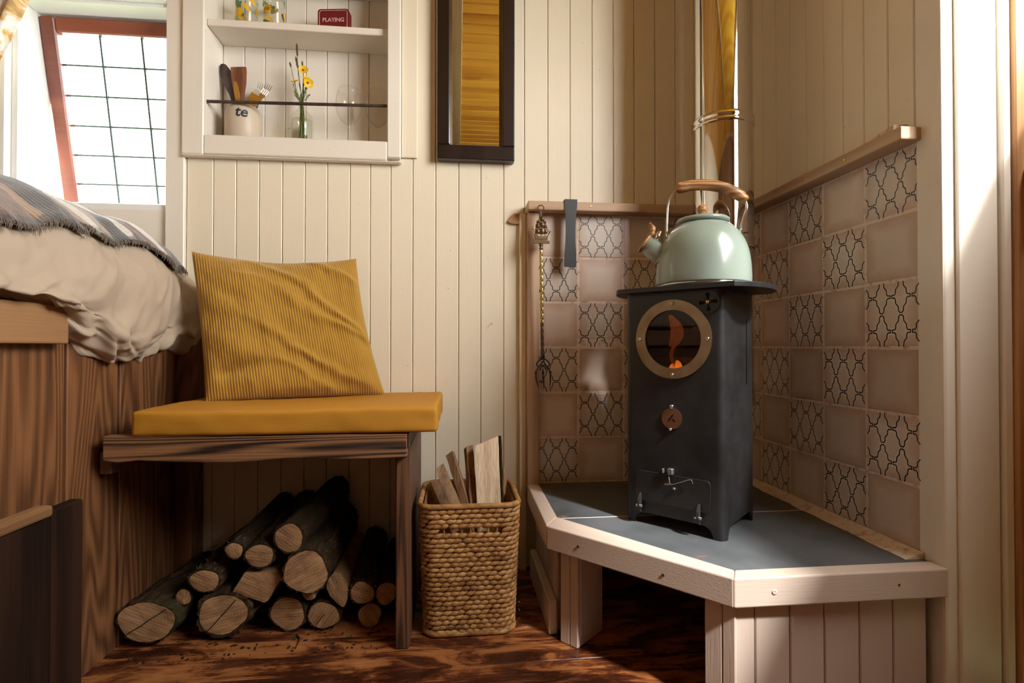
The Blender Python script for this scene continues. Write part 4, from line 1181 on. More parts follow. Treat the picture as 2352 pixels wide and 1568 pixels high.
kp('handle_grip', MB().tube(gp, gr_, 24), M_GRIP)

# ------------------------------------------------------------------ toasting fork and iron strap on the rail
cup_hook((0.2425, 1.5308, 1.0925), 0.62, 'brass hook on the tile rail carrying the toasting fork')
FKX, FKY = 0.243, 1.516
fk = thing('toasting_fork', 'brass toasting fork with a sailing ship finial hanging on tiles', 'toasting fork', (FKX, FKY, 0.55))
M_BRONZE = Mat('aged_bronze', (0.16, 0.105, 0.055), 0.42, 0.9).m
M_OLDBRASS = Mat('old_brass', (0.50, 0.36, 0.15), 0.36, 1.0).m
def fkp(name, mb, mat, par=None, smooth=False): return part(name, mb, mat, par or fk, smooth, True)
def ringpts(cx, cy, cz, r, n=20): return [(cx + r * math.cos(2 * PI * k / n), cy, cz + r * math.sin(2 * PI * k / n)) for k in range(n + 1)]
fkp('hanging_ring', MB().tube(ringpts(FKX, FKY, 1.0795, 0.0085), 0.0019, 8), M_BRONZE, smooth=True)
ship = fkp('ship_finial', MB().prism([(FKX - .0235, 0.976), (FKX + .0245, 0.976), (FKX + .0245, 0.984), (FKX - .0235, 0.989)], FKY - .004, FKY + .004), M_BRONZE)
fkp('hull', MB().prism([(FKX - .017, 0.989), (FKX + .019, 0.987), (FKX + .021, 1.0), (FKX + .012, 0.996), (FKX - .006, 0.996), (FKX - .016, 1.004), (FKX - .020, 1.002)], FKY - .005, FKY + .003), M_BRONZE, ship)
for mx_, mh in ((-.012, 1.045), (.001, 1.066), (.012, 1.044)):
    fkp('mast', MB().tube([(FKX + mx_, FKY - .001, 0.99), (FKX + mx_ * .7, FKY - .001, mh)], 0.0011, 6), M_BRONZE, ship)
for (sx, z0_, z1_, w_) in ((-.012, 1.004, 1.018, .0065), (-.011, 1.020, 1.032, .0055), (-.010, 1.034, 1.042, .004), (.001, 1.003, 1.021, .0085), (.001, 1.023, 1.038, .0075), (.001, 1.040, 1.054, .006), (.011, 1.004, 1.018, .0065), (.010, 1.020, 1.031, .0055), (.009, 1.033, 1.041, .004)):
    def sail(u, v, sx=sx, z0_=z0_, z1_=z1_, w_=w_):
        return (FKX + sx + (u - .5) * 2 * w_ * (1 - .2 * v) + .0025 * math.sin(PI * v), FKY - .0035 - .003 * math.sin(PI * u) * math.sin(PI * v), z0_ + (z1_ - z0_) * v)
    def sailb(u, v): 
        p = sail(u, v); return (p[0], FKY - .001, p[2])
    fkp('sail', MB().grid(sail, 6, 6).grid(sailb, 2, 2), M_BRONZE, ship, True)
fkp('rigging', MB().tube([(FKX + .001, FKY - .005, 1.056), (FKX + .024, FKY - .005, 1.006)], 0.0009, 5).tube([(FKX + .020, FKY - .003, 1.0), (FKX + .027, FKY - .003, 1.012)], 0.0014, 5).tube([(FKX - .005, FKY - .004, 1.054), (FKX - .018, FKY - .004, 1.01)], 0.0008, 5), M_BRONZE, ship)
fkp('bail', MB().box(FKX - .0035, FKX + .0035, FKY - .0015, FKY + .0015, 1.054, 1.073, 0.001), M_BRONZE, ship)
fkp('collar', MB().lathe([(0, .958), (.0055, .958), (.006, .962), (.0045, .966), (.006, .970), (.0062, .976), (0, .976)], 20, Matrix.Translation((FKX, FKY, 0))), M_BRONZE, smooth=True)
def twist(u, v, z0, z1):
    z = z0 + (z1 - z0) * v
    a = 2 * PI * u + z * 85
    r = 0.0044 * (1 + 0.20 * math.cos(4 * (2 * PI * u)))
    return (FKX + 0.0131 * (0.958 - z) + r * math.cos(a), FKY + r * math.sin(a), z)
fkp('twisted_shaft', MB().grid(lambda u, v: twist(u, v, 0.958, 0.745), 16, 110, True), M_OLDBRASS, smooth=True)
fkp('sooty_shaft', MB().grid(lambda u, v: twist(u, v, 0.745, 0.653), 16, 50, True), M_BRONZE, smooth=True)
TX = FKX + 0.0055
fh = fkp('fork_head', MB().lathe([(0, .640), (.0035, .640), (.007, .645), (.005, .652), (.0065, .658), (0, .660)], 16, Matrix.Translation((TX - .001, FKY, 0))), M_IRON, smooth=True)
for s_ in (-1, 1):
    fkp('scroll', MB().tube(spline([(TX, FKY, .642), (TX + s_ * .010, FKY, .636), (TX + s_ * .019, FKY, .626), (TX + s_ * .014, FKY, .617), (TX + s_ * .004, FKY, .622), (TX - s_ * .006, FKY, .614), (TX - s_ * .010, FKY, .606)], 26), 0.0019, 8), M_IRON, fh, True)
    fkp('scroll', MB().tube(spline([(TX, FKY, .634), (TX + s_ * .008, FKY, .622), (TX + s_ * .016, FKY, .612), (TX + s_ * .021, FKY, .602), (TX + s_ * .0215, FKY, .594)], 20), 0.0019, 8), M_IRON, fh, True)
for k, (tx_, bx_, bz) in enumerate(((-.021, -.013, .556), (0, .002, .551), (.0215, .019, .557))):
    fkp('tine', MB().tube([(TX + tx_, FKY, .600), (TX + tx_, FKY, .585), (TX + (tx_ + bx_) / 2 + (-.001 if k == 0 else .001), FKY - .001, .572), (TX + bx_, FKY - .001, bz)], [.0020, .0024, .0020, .0006], 8), M_IRON, fk, True)
    fkp('tine_knob', MB().lathe([(0, .595), (.0030, .596), (.0040, .600), (.0030, .604), (0, .605)], 12, Matrix.Translation((TX + tx_, FKY, 0))), M_IRON, fk, True)
fkp('cross_bar', MB().tube([(TX, FKY, .612), (TX, FKY, .598)], 0.0018, 8), M_IRON, fk, True)

stp = MB()
prof = [(1.1085, .0190), (1.090, .0188), (1.060, .0155), (1.020, .0145), (0.985, .0150), (0.950, .0175), (0.911, .0180)]
V = []; F = []
for z, w in [(1.1085, .0190)]:
    V += [(0.3345 - w, 1.575, z - .0005), (0.3345 + w, 1.575, z - .0005), (0.3345 + w, 1.575, z + .003), (0.3345 - w, 1.575, z + .003)]
for i, (z, w) in enumerate(prof):
    yy = 1.5272
    cx = 0.3345 - (1.1085 - z) * 0.012
    if i == 0: V += [(cx - w, yy + .003, 1.108), (cx + w, yy + .003, 1.108), (cx + w, yy, 1.1115), (cx - w, yy, 1.1115)]
    else: V += [(cx - w, yy + .003, z), (cx + w, yy + .003, z), (cx + w, yy, z), (cx - w, yy, z)]
for i in range(len(V) // 4 - 1):
    for k in range(4): F.append((i * 4 + k, i * 4 + (k + 1) % 4, i * 4 + 4 + (k + 1) % 4, i * 4 + 4 + k))
F += [(0, 1, 2, 3), tuple(len(V) - 4 + k for k in range(4))]
stp.add(V, F)
solo('stove_tool', stp, M_IRON, 'flat waisted black iron bar hooked over the tile rail', 'tool', (0.334, 1.53, 0.911))

# ------------------------------------------------------------------ bed
XB = -0.760
bed = thing('raised_bed', 'raised pine bed base with vertical plank side at the left', 'bed', (-1.25, 0.6, 0))
def bp(name, mb, mat, smooth=False): return part(name, mb, mat, bed, smooth, True)
by = [0.02, 0.175, 0.335, 0.495, 0.655, 0.812, 0.965, 1.118, 1.275, 1.440, 1.525]
for k, (a, b) in enumerate(zip(by, by[1:])):
    dx = 0.004 * ((k * 7) % 3 - 1)
    bp('side_plank', MB().box(XB - 0.022, XB + dx, a + .0012, b - .0012, 0.0, 0.755, 0.002), M_PANEL)
bp('corner_post', MB().box(-0.79, -0.722, 1.527, 1.598, 0.0, 0.76, 0.003), M_PANEL)
bp('side_rail', MB().box(XB + 0.005, XB + 0.027, 0.0, 1.083, 0.680, 0.752, 0.004, seg=2), M_BEDRAIL)
bp('bed_deck', MB().box(-1.795, XB - 0.023, -0.6, 1.598, 0.735, 0.755), M_PANEL)
bp('end_panel', MB().box(-1.795, XB - 0.023, -0.02, 0.0, 0.0, 0.735), M_PANEL)
solo('mattress', MB().box(-1.79, -0.80, -0.05, 1.575, 0.7555, 0.90, 0.03, seg=3), M_DUVET, 'beige mattress under the duvet on the raised bed', 'mattress', (-1.3, 0.7, 0.7555), smooth=True)

ZB = [(0.0, 0.77), (0.80, 0.755), (0.94, 0.746), (1.03, 0.734), (1.117, 0.688), (1.195, 0.650), (1.27, 0.643), (1.34, 0.646), (1.42, 0.672), (1.48, 0.682), (1.53, 0.668), (1.60, 0.672)]
def section(y):
    zb = lerp1(ZB, y)
    drop = 0.0 if y < 1.38 else (y - 1.38) / 0.2
    dt = 0.055 * drop ** 1.6
    bul = 0.012 * math.sin((y - .9) * 7.0)
    P = [(-1.70, .965), (-1.35, .995 - dt * .6), (-1.05, 1.000 - dt), (-.90, .990 - dt), (-.80, .952 - dt), (-.735 + bul * .5, .885 - dt * .6), (-.705 + bul, .815), (-.705 + bul, (.79 + zb) / 2), (-.722 + bul * .6, zb + .030), (-.752, zb + .001), (-.795, zb + .012), (-.83, zb + .06)]
    return P
NS = 150
def surf(y):
    return spline([(x, 0, z) for x, z in section(y)], NS)
CREASES = [(0.96, .80, 1.17, .735, .011, .013), (1.03, .86, 1.26, .795, .012, .014), (1.10, .905, 1.36, .855, .011, .012), (0.98, .70, 1.10, .655, .008, .012), (1.16, .70, 1.25, .83, .011, .013), (1.29, .68, 1.36, .85, .012, .012), (1.39, .66, 1.40, .85, .010, .010), (1.45, .68, 1.42, .88, .011, .010), (1.20, .93, 1.42, .885, .009, .011), (1.19, .66, 1.27, .76, .009, .012), (0.90, .74, 1.02, .77, .008, .012)]
def fold(t, y):
    k = 0.0
    if t > .30:
        w = min(1, (t - .30) / .2)
        # sweeping drape folds fanning from the lowest corner
        ang = math.atan2((t - .95) * 0.9, (y - 1.24) * 1.6)
        rr = math.hypot((t - .95) * .9, (y - 1.24) * 1.6)
        k += w * .0075 * math.sin(ang * 9 + 3 * fb(y * 3, t * 3, 1.0)) * min(1, rr * 4)
        k += w * .0055 * (1 - abs(fb(y * 9 + t * 5, t * 4 - y * 3, 3.3)) * 3.0)
    for (ya, ta, yb, tb, am, wd) in CREASES:
        dx_, dy_ = yb - ya, (tb - ta) * 1.35
        px, py = y - ya, (t - ta) * 1.35
        L2 = dx_ * dx_ + dy_ * dy_
        h = max(0.0, min(1.0, (px * dx_ + py * dy_) / L2))
        off = (px * dy_ - py * dx_) / math.sqrt(L2) + .012 * math.sin(h * PI) 
        e = math.hypot(px - dx_ * h, py - dy_ * h)
        if e < wd * 4:
            k += am * math.sin(PI * h * .9 + .15) * (math.exp(-(off / wd) ** 2) - .8 * math.exp(-((off - wd * 1.3) / (wd * .7)) ** 2)) * math.exp(-(max(0, e - abs(off)) / .02) ** 2)
    k += .0035 * fb(y * 16, t * 14, 7.7) + .010 * fb(y * 3.5, t * 4, 5.0)
    return k
def duvet_pt(t, y, off=0.0, S=None):
    S = S or surf(y)
    i = min(NS - 2, max(1, int(t * (NS - 1))))
    p = S[i] if abs(t * (NS - 1) - i) < 1e-6 else S[i].lerp(S[min(NS - 1, i + 1)], t * (NS - 1) - i)
    d = (S[min(NS - 1, i + 2)] - S[i - 1])
    n = Vector((-d.z, 0, d.x)).normalized()
    if n.x < 0 and t > .5: pass
    q = Vector((p.x, y, p.z)) + n * (fold(t, y) + off)
    return q
dm = MB(); NY = 240
ys = [0.45 + (1.586 - 0.45) * k / (NY - 1) for k in range(NY)]
V = []
for y in ys:
    S = surf(y)
    for j in range(NS - 1):
        V.append(duvet_pt(j / (NS - 1), y, 0, S))
    V.append(S[-1] + Vector((0, y, 0)))
F = [(i * NS + j, (i + 1) * NS + j, (i + 1) * NS + j + 1, i * NS + j + 1) for i in range(NY - 1) for j in range(NS - 1)]
F.append(tuple(range((NY - 1) * NS, NY * NS)))
dm.add(V, F)
solo('duvet', dm, M_DUVET, 'crumpled cream duvet hanging over the side of the raised bed', 'duvet', (-1.2, 1.0, 0.64), smooth=True)

# plaid blanket on top of the duvet, zigzag lower edge
EDGE = [(0.45, .868), (0.905, .868), (0.948, .869), (0.985, .875), (1.02, .889), (1.058, .893), (1.087, .880), (1.109, .903), (1.154, .888), (1.194, .884), (1.233, .893), (1.295, .893), (1.323, .903), (1.352, .882), (1.383, .868), (1.441, .868), (1.498, .882), (1.56, .875)]
NB, NT = 230, 60
bl = MB(); UV = []
ys = [0.62 + (1.548 - 0.62) * k / (NB - 1) for k in range(NB)]
def blk(y, s, S, lift=0.0):
    ze = lerp1(EDGE, y)
    j = int(.3 * NS)
    while j < NS - 20 and S[j].z > ze: j += 1
    te = (j - 1 + (S[j - 1].z - ze) / max(1e-6, S[j - 1].z - S[j].z)) / (NS - 1)
    t = 0.02 + (te - 0.02) * s
    crease = .009 * math.sin(y * 29 + s * 2.6) * (.2 + .8 * s)
    p = duvet_pt(t, y, 0.012 + lift + .004 * fb(y * 8, t * 7, 9.1) + abs(crease) * .9, S)
    return p
V = []
for y in ys:
    S = surf(y)
    for j in range(NT):
        s = j / (NT - 1)
        V.append(blk(y, s, S)); UV.append(((y - .85) / .75, s))
    for j in range(NT - 1, -1, -1):
        s = j / (NT - 1)
        V.append(blk(y, s, S, -0.007)); UV.append(((y - .85) / .75, s))
W2 = NT * 2
F = [(i * W2 + j, (i + 1) * W2 + j, (i + 1) * W2 + (j + 1) % W2, i * W2 + (j + 1) % W2) for i in range(NB - 1) for j in range(W2)]
F += [tuple(range(W2)), tuple(range((NB - 1) * W2, NB * W2))]
org = Vector((-1.2, 1.0, 0.9))
me = bpy.data.meshes.new('blanket'); me.from_pydata([tuple(v - org) for v in V], [], F)
uvl = me.uv_layers.new(name='UVMap')
for lp in me.loops: uvl.data[lp.index].uv = UV[lp.vertex_index]
bmx = bmesh.new(); bmx.from_mesh(me); bmesh.ops.recalc_face_normals(bmx, faces=bmx.faces); bmx.to_mesh(me); bmx.free()
me.shade_smooth()
blo = tag(link('blanket', me, M_BLANKET, None, org), 'grey brown and cream plaid wool blanket with fringe on the duvet', 'blanket')
TM[blo] = Matrix.Translation(org)
fr = MB(); rn = random.Random(4)
for k in range(430):
    y = 0.80 + 0.745 * rn.random()
    S = surf(y)
    p = blk(y, 1.0, S)
    a = p + Vector((0, 0, .004)); L = rn.uniform(.007, .020)
    d = Vector((rn.uniform(-.2, .6) * .4, rn.uniform(-.35, .35), -1)).normalized()
    fr.tube([a, a + d * L * .5 + Vector((.002, 0, 0)), a + d * L], [0.0009, 0.0007, 0.0003], 4, cap=False)
fo = part('fringe', fr, M_FRINGE, blo, world=True, fix=False); fo['kind'] = 'stuff'
fz = MB()
for k in range(2600):
    y = 0.84 + 0.70 * rn.random(); s = rn.uniform(.25, 1.0)
    S0 = surf(y) if k % 3 == 0 else S0
    if k % 3: y = ylast
    ylast = y
    p = blk(y, s, S0); q = blk(y, max(0, s - .02), S0)
    tdir = (p - q).normalized(); n = Vector((-tdir.z, 0, tdir.x)); n = n if n.x + n.z > 0 else -n
    dirv = (n + Vector((rn.uniform(-.9, .9), rn.uniform(-.9, .9), rn.uniform(-.9, .9)))).normalized() * rn.uniform(.002, .007)
    sd = Vector((rn.uniform(-1, 1), rn.uniform(-1, 1), rn.uniform(-1, 1))).normalized() * .00016
    fz.add([p - sd, p + sd, p + dirv], [(0, 1, 2)])
fo = part('wool_fuzz', fz, Mat('wool_fuzz', (0.36, 0.30, 0.24), 0.95).m, blo, world=True, fix=False); fo['kind'] = 'stuff'

# ------------------------------------------------------------------ bench, seat cushion, corduroy cushion
be = thing('bench', 'rustic dark oak bench with a wavy front rail under the mustard cushion', 'bench', (-0.43, 1.38, 0))
def bnp(name, mb, mat, smooth=False): return part(name, mb, mat, be, smooth, True)
lowz = [(-.728, .440), (-.70, .434), (-.66, .4385), (-.60, .4345), (-.53, .4315), (-.47, .4305), (-.42, .4325), (-.36, .4350), (-.30, .4345), (-.24, .4325), (-.18, .4315), (-.1085, .4320)]
poly = [(x, z) for x, z in lowz] + [(-.1085, .4845), (-.30, .4852), (-.50, .486), (-.66, .488), (-.728, .490)]
beveled(bnp('front_rail', MB().prism(poly, 1.170, 1.200), M_BENCH), .003)
for a, b in ((1.2005, 1.325), (1.3255, 1.455), (1.4555, 1.583)):
    bnp('seat_plank', MB().box(-.738, -.108, a, b, .452, .4848, .003), M_BENCH)
bnp('end_panel', MB().box(-.1365, -.1055, 1.2005, 1.583, .0, .4515, .003), M_BENCHZ)
bnp('end_cap', MB().box(-.1075, -.1050, 1.172, 1.583, .4525, .4845, .0008), M_BENCHZ)
bnp('support_batten', MB().box(-.752, -.728, 1.2005, 1.50, .405, .4515, .002), M_BENCHZ)

def rounded_box(x0, x1, y0, y1, z0, z1, r, sag):
    bm = bmesh.new(); bmesh.ops.create_cube(bm, size=1)
    for v in bm.verts: v.co = Vector(((x0 + x1) / 2 + v.co.x * (x1 - x0), (y0 + y1) / 2 + v.co.y * (y1 - y0), (z0 + z1) / 2 + v.co.z * (z1 - z0)))
    bmesh.ops.bevel(bm, geom=bm.edges[:], offset=r, segments=3, affect='EDGES', profile=.55)
    bmesh.ops.triangulate(bm, faces=[f for f in bm.faces if len(f.verts) > 4])
    for _ in range(5):
        L = [e for e in bm.edges if e.calc_length() > .018]
        if L: bmesh.ops.subdivide_edges(bm, edges=L, cuts=1, use_grid_fill=True)
    for v in bm.verts: v.co += Vector(sag(v.co))
    mb = MB(); bm.verts.index_update()
    mb.add([v.co.copy() for v in bm.verts], [[v.index for v in f.verts] for f in bm.faces]); bm.free()
    return mb
def sag(c):
    k = .0025 * fb(c.x * 6, c.y * 6, c.z * 9) + .0012 * fb(c.x * 22, c.z * 30, c.y * 5)
    top = 1 if c.z > .52 else 0
    return (0.003 * fb(c.z * 20, c.y * 9, 1), (k * 1.2 - (.0022 * math.sin(c.x * 60 + c.z * 90) * max(0, fb(c.x * 3, 2.0)) if c.y < 1.19 else 0)), k * top - .003 * top * math.exp(-((c.x + .42) / .16) ** 2))
solo('seat_cushion', rounded_box(-.673, -.043, 1.168, 1.585, .4872, .542, .009, sag), M_SEAT, 'flat mustard seat pad on the oak bench', 'cushion', (-.36, 1.38, .4862), smooth=True)

BL, BR_, TR, TL = Vector((-.6165, 1.375, .540)), Vector((-.204, 1.520, .541)), Vector((-.292, 1.562, .930)), Vector((-.684, 1.440, .922))
def cush(u, v, side):
    pin = .020 * math.sin(PI * v) * (1 if u < .5 else -1) * (abs(u - .5) * 2) ** 3
    pinv = .016 * math.sin(PI * u) * (abs(v - .5) * 2) ** 3 * (1 if v < .5 else -1)
    sagv = -.018 * math.sin(PI * u) * max(0, v) ** 4
    uu = u + pin * 1.5 * (1.0 if u > .5 else .3); vv = v + pinv * .9 * (0.15 if v < .5 else 1.0)
    p = (BL * (1 - uu) + BR_ * uu) * (1 - vv) + (TL * (1 - uu) + TR * uu) * vv
    p.z += sagv
    n = (BR_ - BL).cross(TL - BL).normalized()
    if n.y > 0: n = -n
    e = max(0.0, (1 - abs(2 * u - 1) ** 3.2)) * max(0.0, (1 - abs(2 * v - 1) ** 3.2))
    b = e ** .55
    if side > 0:
        # diagonal pull folds from upper left to lower right
        q = (u * .85 + v * .9)
        f = 0
        for (c, a, w, sl) in ((.62, .011, .035, .55), (.86, .009, .03, .5), (1.06, .013, .035, .62), (1.26, .010, .03, .55), (.40, .008, .04, .45)):
            x = (u * sl + v * .75) * 1.15 + .06 * fb(u * 3, v * 3, c)
            f += a * math.exp(-((x - c) / w) ** 2) * min(1, u * 1.6) 
        f += .012 * fb(u * 3.1, v * 3.1, 4.2) + .004 * fb(u * 9, v * 7, 2.2)
        f -= .020 * math.exp(-((u - .17) / .12) ** 2 - ((v - .14 - u * .25) / .045) ** 2)
        rib = .0011 * math.cos(2 * PI * u * 66)
        d = .062 * b + f * min(1, e * 3.5) + rib
    else:
        d = -.034 * b - .001
    return p + n * d
cb = MB()
cb.grid(lambda u, v: cush(u, v, 1), 66 * 6 + 1, 110)
cb.grid(lambda u, v: cush(u, v, -1), 40, 40)
cmb = cb.mesh('cushion', True)
minz = min(v.co.z for v in cmb.vertices)
for v in cmb.vertices:
    v.co -= Vector((-.41, 1.45, .54))
cu2 = tag(link('cushion', cmb, M_CORD, None, (-.41, 1.45, .54)), 'square mustard corduroy cushion leaning against the bed', 'cushion')

# ------------------------------------------------------------------ basket of kindling
bk = thing('wicker_basket', 'woven water hyacinth basket of kindling between bench and hearth', 'basket', (0.030, 1.345, 0))
def bkp(name, mb, mat, smooth=False, kind=None):
    return part(name, mb, mat, bk, smooth)
BH = 0.305
def perim(z, inset=0.0):
    t = z / BH
    hw = 0.1045 + 0.0115 * t - inset; hd = 0.103 + 0.012 * t - inset; r = 0.036
    P = rrect(-hw, hw, -hd, hd, r, 8)
    return P
def at_len(P, s):
    L = []; tot = 0
    for a, b in zip(P, P[1:] + P[:1]):
        l = math.hypot(b[0] - a[0], b[1] - a[1]); L.append(l); tot += l
    d = (s % 1.0) * tot
    for (a, b), l in zip(zip(P, P[1:] + P[:1]), L):
        if d <= l:
            t = d / l if l else 0
            return Vector((a[0] + (b[0] - a[0]) * t, a[1] + (b[1] - a[1]) * t, 0)), Vector((b[0] - a[0], b[1] - a[1], 0)).normalized(), tot
        d -= l
    return Vector((*P[0], 0)), Vector((1, 0, 0)), tot
rw = random.Random(11)
NROW, NST = 26, 44
def strand(mb, c, tdir, slant, L, r, rnd):
    out = Vector((tdir.y, -tdir.x, 0)); up_ = Vector((0, 0, 1))
    d = (tdir * math.cos(slant) + up_ * math.sin(slant)).normalized(); w = (up_ * math.cos(slant) - tdir * math.sin(slant)).normalized()
    V = []; F = []
    prof_ = [(-.5, .12), (-.3, .75), (0, 1.0), (.28, .8), (.5, .12)]
    for i, (s, k) in enumerate(prof_):
        bow = .0025 * (1 - (2 * s) ** 2)
        for q in range(6):
            a = 2 * PI * q / 6
            V.append(c + d * s * L + out * (bow + r * .62 * k * math.cos(a)) + w * (r * k * math.sin(a)))
    for i in range(4):
        for q in range(6):
            F.append((i * 6 + q, i * 6 + (q + 1) % 6, (i + 1) * 6 + (q + 1) % 6, (i + 1) * 6 + q))
    F += [tuple(range(6)), tuple(range(24, 30))]
    mb.add(V, F)
for rI in range(NROW):
    z = 0.006 + (rI + .5) * (BH - 0.012) / NROW
    P = perim(z)
    mb = MB()
    hole = rI == NROW - 5
    for k in range(NST):
        s = (k + .5 * (rI % 2) + rw.uniform(-.12, .12)) / NST
        c, td, tot = at_len(P, s)
        if hole and c.y < 0 and -0.068 < c.x < 0.070: continue
        c = c + Vector((0, 0, z + rw.uniform(-.0008, .0008)))
        strand(mb, c, td, R(17) + rw.uniform(-.1, .1), tot / NST * 1.5, .0066 + rw.uniform(-.0006, .0008), rw)
    bkp('woven_row', mb, M_WICKER, True)
zz = 0.006 + (NROW - 5 + .5) * (BH - 0.012) / NROW
for k in range(7):
    x = -0.060 + k * 0.0205
    bkp('stake', MB().tube([(x, -0.1125, zz - .010), (x, -0.1125, zz + .010)], .0022, 6), M_WICKER)
def rope(z, r):
    P = perim(z, -0.001); pts = [(x, y, z) for x, y in P]; pts.append(pts[0])
    return MB().tube(pts, r, 8, cap=False)
bkp('rim', rope(BH, .0068), M_WICKER, True)
bkp('rim', rope(0.007, .0068), M_WICKER, True)
ip = [(x, y) for x, y in perim(BH, .010)]; ip0 = [(x, y) for x, y in perim(0, .010)]
n = len(ip)
def wallband(z0_, z1_, hole=False):
    P0, P1 = perim(z0_, .0085), perim(z1_, .0085)
    V = [(x, y, z0_) for x, y in P0] + [(x, y, z1_) for x, y in P1]
    F = []
    for k in range(n):
        k2 = (k + 1) % n
        if hole and P0[k][1] < 0 and P0[k2][1] < 0 and abs(P0[k][0] - P0[k2][0]) > .05: continue
        F.append((k, k2, k2 + n, k + n))
    return MB().add(V, F)
lin = wallband(.008, zz - .006)
lin.f.append(tuple(range(n)))
b2 = wallband(zz - .006, zz + .006, True); b3 = wallband(zz + .006, BH)
lin.add(b2.v, b2.f); lin.add(b3.v, b3.f)
bkp('inner_weave', lin, M_WICKER)
# loose straw ends
sf = MB()
for k in range(40):
    c, td, tot = at_len(perim(.2), rw.random()); z = rw.uniform(.02, BH)
    o_ = Vector((td.y, -td.x, 0))
    p = c + o_ * .006 + Vector((0, 0, z))
    sf.tube([p, p + o_ * rw.uniform(.002, .006) + td * rw.uniform(-.01, .01) + Vector((0, 0, rw.uniform(-.004, .006)))], [.0005, .0002], 4)
o_ = bkp('straw_end', sf, M_WICKER); o_['kind'] = 'stuff'

def split_piece(name, label, base, tip, w, t, mat, twist=0.0, bark_side=False, seed=0, top=None):
    rr = random.Random(seed)
    L = (Vector(tip) - Vector(base)).length
    mb = MB(); V = []; F = []; n_ = 9
    sec = [(-w, -t * .8), (w * .9, -t), (w, t * .7), (-w * .6, t)]
    for i in range(n_):
        z = L * i / (n_ - 1)
        for a, (x, y) in enumerate(sec):
            zz_ = z + ((top[a] if top else 0) if i == n_ - 1 else 0)
            V.append((x + rr.uniform(-.0012, .0012), y + rr.uniform(-.0012, .0012), zz_))
    for i in range(n_ - 1):
        for k in range(4): F.append((i * 4 + k, i * 4 + (k + 1) % 4, i * 4 + 4 + (k + 1) % 4, i * 4 + 4 + k))
    F += [(0, 1, 2, 3), tuple((n_ - 1) * 4 + k for k in range(4))]
    mb.add(V, F)
    M_ = lean(base, tip) @ Matrix.Rotation(twist, 4, 'Z')
    mb.xf(M_)
    o = solo(name, mb, mat, label, 'firewood', base, 'kindling in the wicker basket')
    if bark_side:
        q = MB(); V = []; F = []
        for i in range(14):
            z = L * i / 13
            for a in range(6):
                th = R(-80 + 160 * a / 5)
                r_ = t * 1.15 + rr.uniform(-.0015, .0015)
                V.append((w * .93 + .0008 + .008 * math.cos(th) + rr.uniform(-.0008, .0008), r_ * math.sin(th), z + (top[1] if (top and i == 13) else 0)))
        for i in range(13):
            for a in range(5): F.append((i * 6 + a, i * 6 + a + 1, i * 6 + 7 + a, i * 6 + 6 + a))
        F += [tuple(range(6)), tuple(78 + a for a in range(6))]
        F += [(i * 6, i * 6 + 6, i * 6 + 11, i * 6 + 5) for i in range(13)]
        q.add(V, F); q.xf(M_)
        part('bark', q, M_BARK, o, True, True)
    return o
split_piece('kindling', 'grey brown split stick leaning far left in the wicker basket', (0.018, 1.315, 0.236), (-0.045, 1.35, 0.370), .0130, .008, M_SPLITB, R(20), seed=1, top=(0, .004, .003, -.002))
split_piece('kindling', 'dark split stick, second from the left in the wicker basket', (0.038, 1.345, 0.230), (-0.018, 1.385, 0.395), .0105, .008, M_SPLITB, R(-15), seed=2, top=(0, .006, .004, 0))
split_piece('kindling', 'brown split stick, third from the left in the wicker basket', (0.044, 1.34, 0.20), (0.028, 1.385, 0.412), .0105, .010, M_SPLITB, R(35), seed=3, top=(.002, .006, -.003, -.004))
split_piece('split_log', 'broad pale split log with a bark edge, tallest in the wicker basket', (0.084, 1.325, 0.16), (0.076, 1.365, 0.437), .0325, .010, M_SPLIT, R(6), True, seed=4, top=(-.016, .006, .006, -.014))
split_piece('kindling', 'short stick with bark at the right inside the wicker basket', (0.110, 1.36, 0.20), (0.118, 1.40, 0.355), .012, .009, M_SPLITB, R(-30), seed=5)
split_piece('kindling', 'low dark stick behind the leftmost one in the wicker basket', (0.0, 1.37, 0.20), (-0.055, 1.40, 0.325), .014, .009, M_SPLITB, R(10), seed=6)

# ------------------------------------------------------------------ logs under the bench
G_LOG = 'firewood logs stacked under the bench'
ROUND = None
def outline(kind, n, rr):
    P = []
    for k in range(n):
        a = 2 * PI * k / n
        if kind == 'round':
            r = 1 + .05 * math.cos(2 * a + rr[0]) + .035 * math.cos(3 * a + rr[1]) + .02 * math.cos(5 * a + rr[2])
            P.append((r * math.cos(a), r * math.sin(a)))
        else:
            poly = kind
            # ray cast to polygon
            best = 1.0
            dx, dz = math.cos(a), math.sin(a)
            for (ax, az), (bx2, bz2) in zip(poly, poly[1:] + poly[:1]):
                ex, ez = bx2 - ax, bz2 - az
                den = dx * ez - dz * ex
                if abs(den) < 1e-9: continue
                t = (ax * ez - az * ex) / den; u_ = (ax * dz - az * dx) / den
                if t > 0 and -1e-6 <= u_ <= 1 + 1e-6: best = t
            P.append((best * dx, best * dz))
    return P
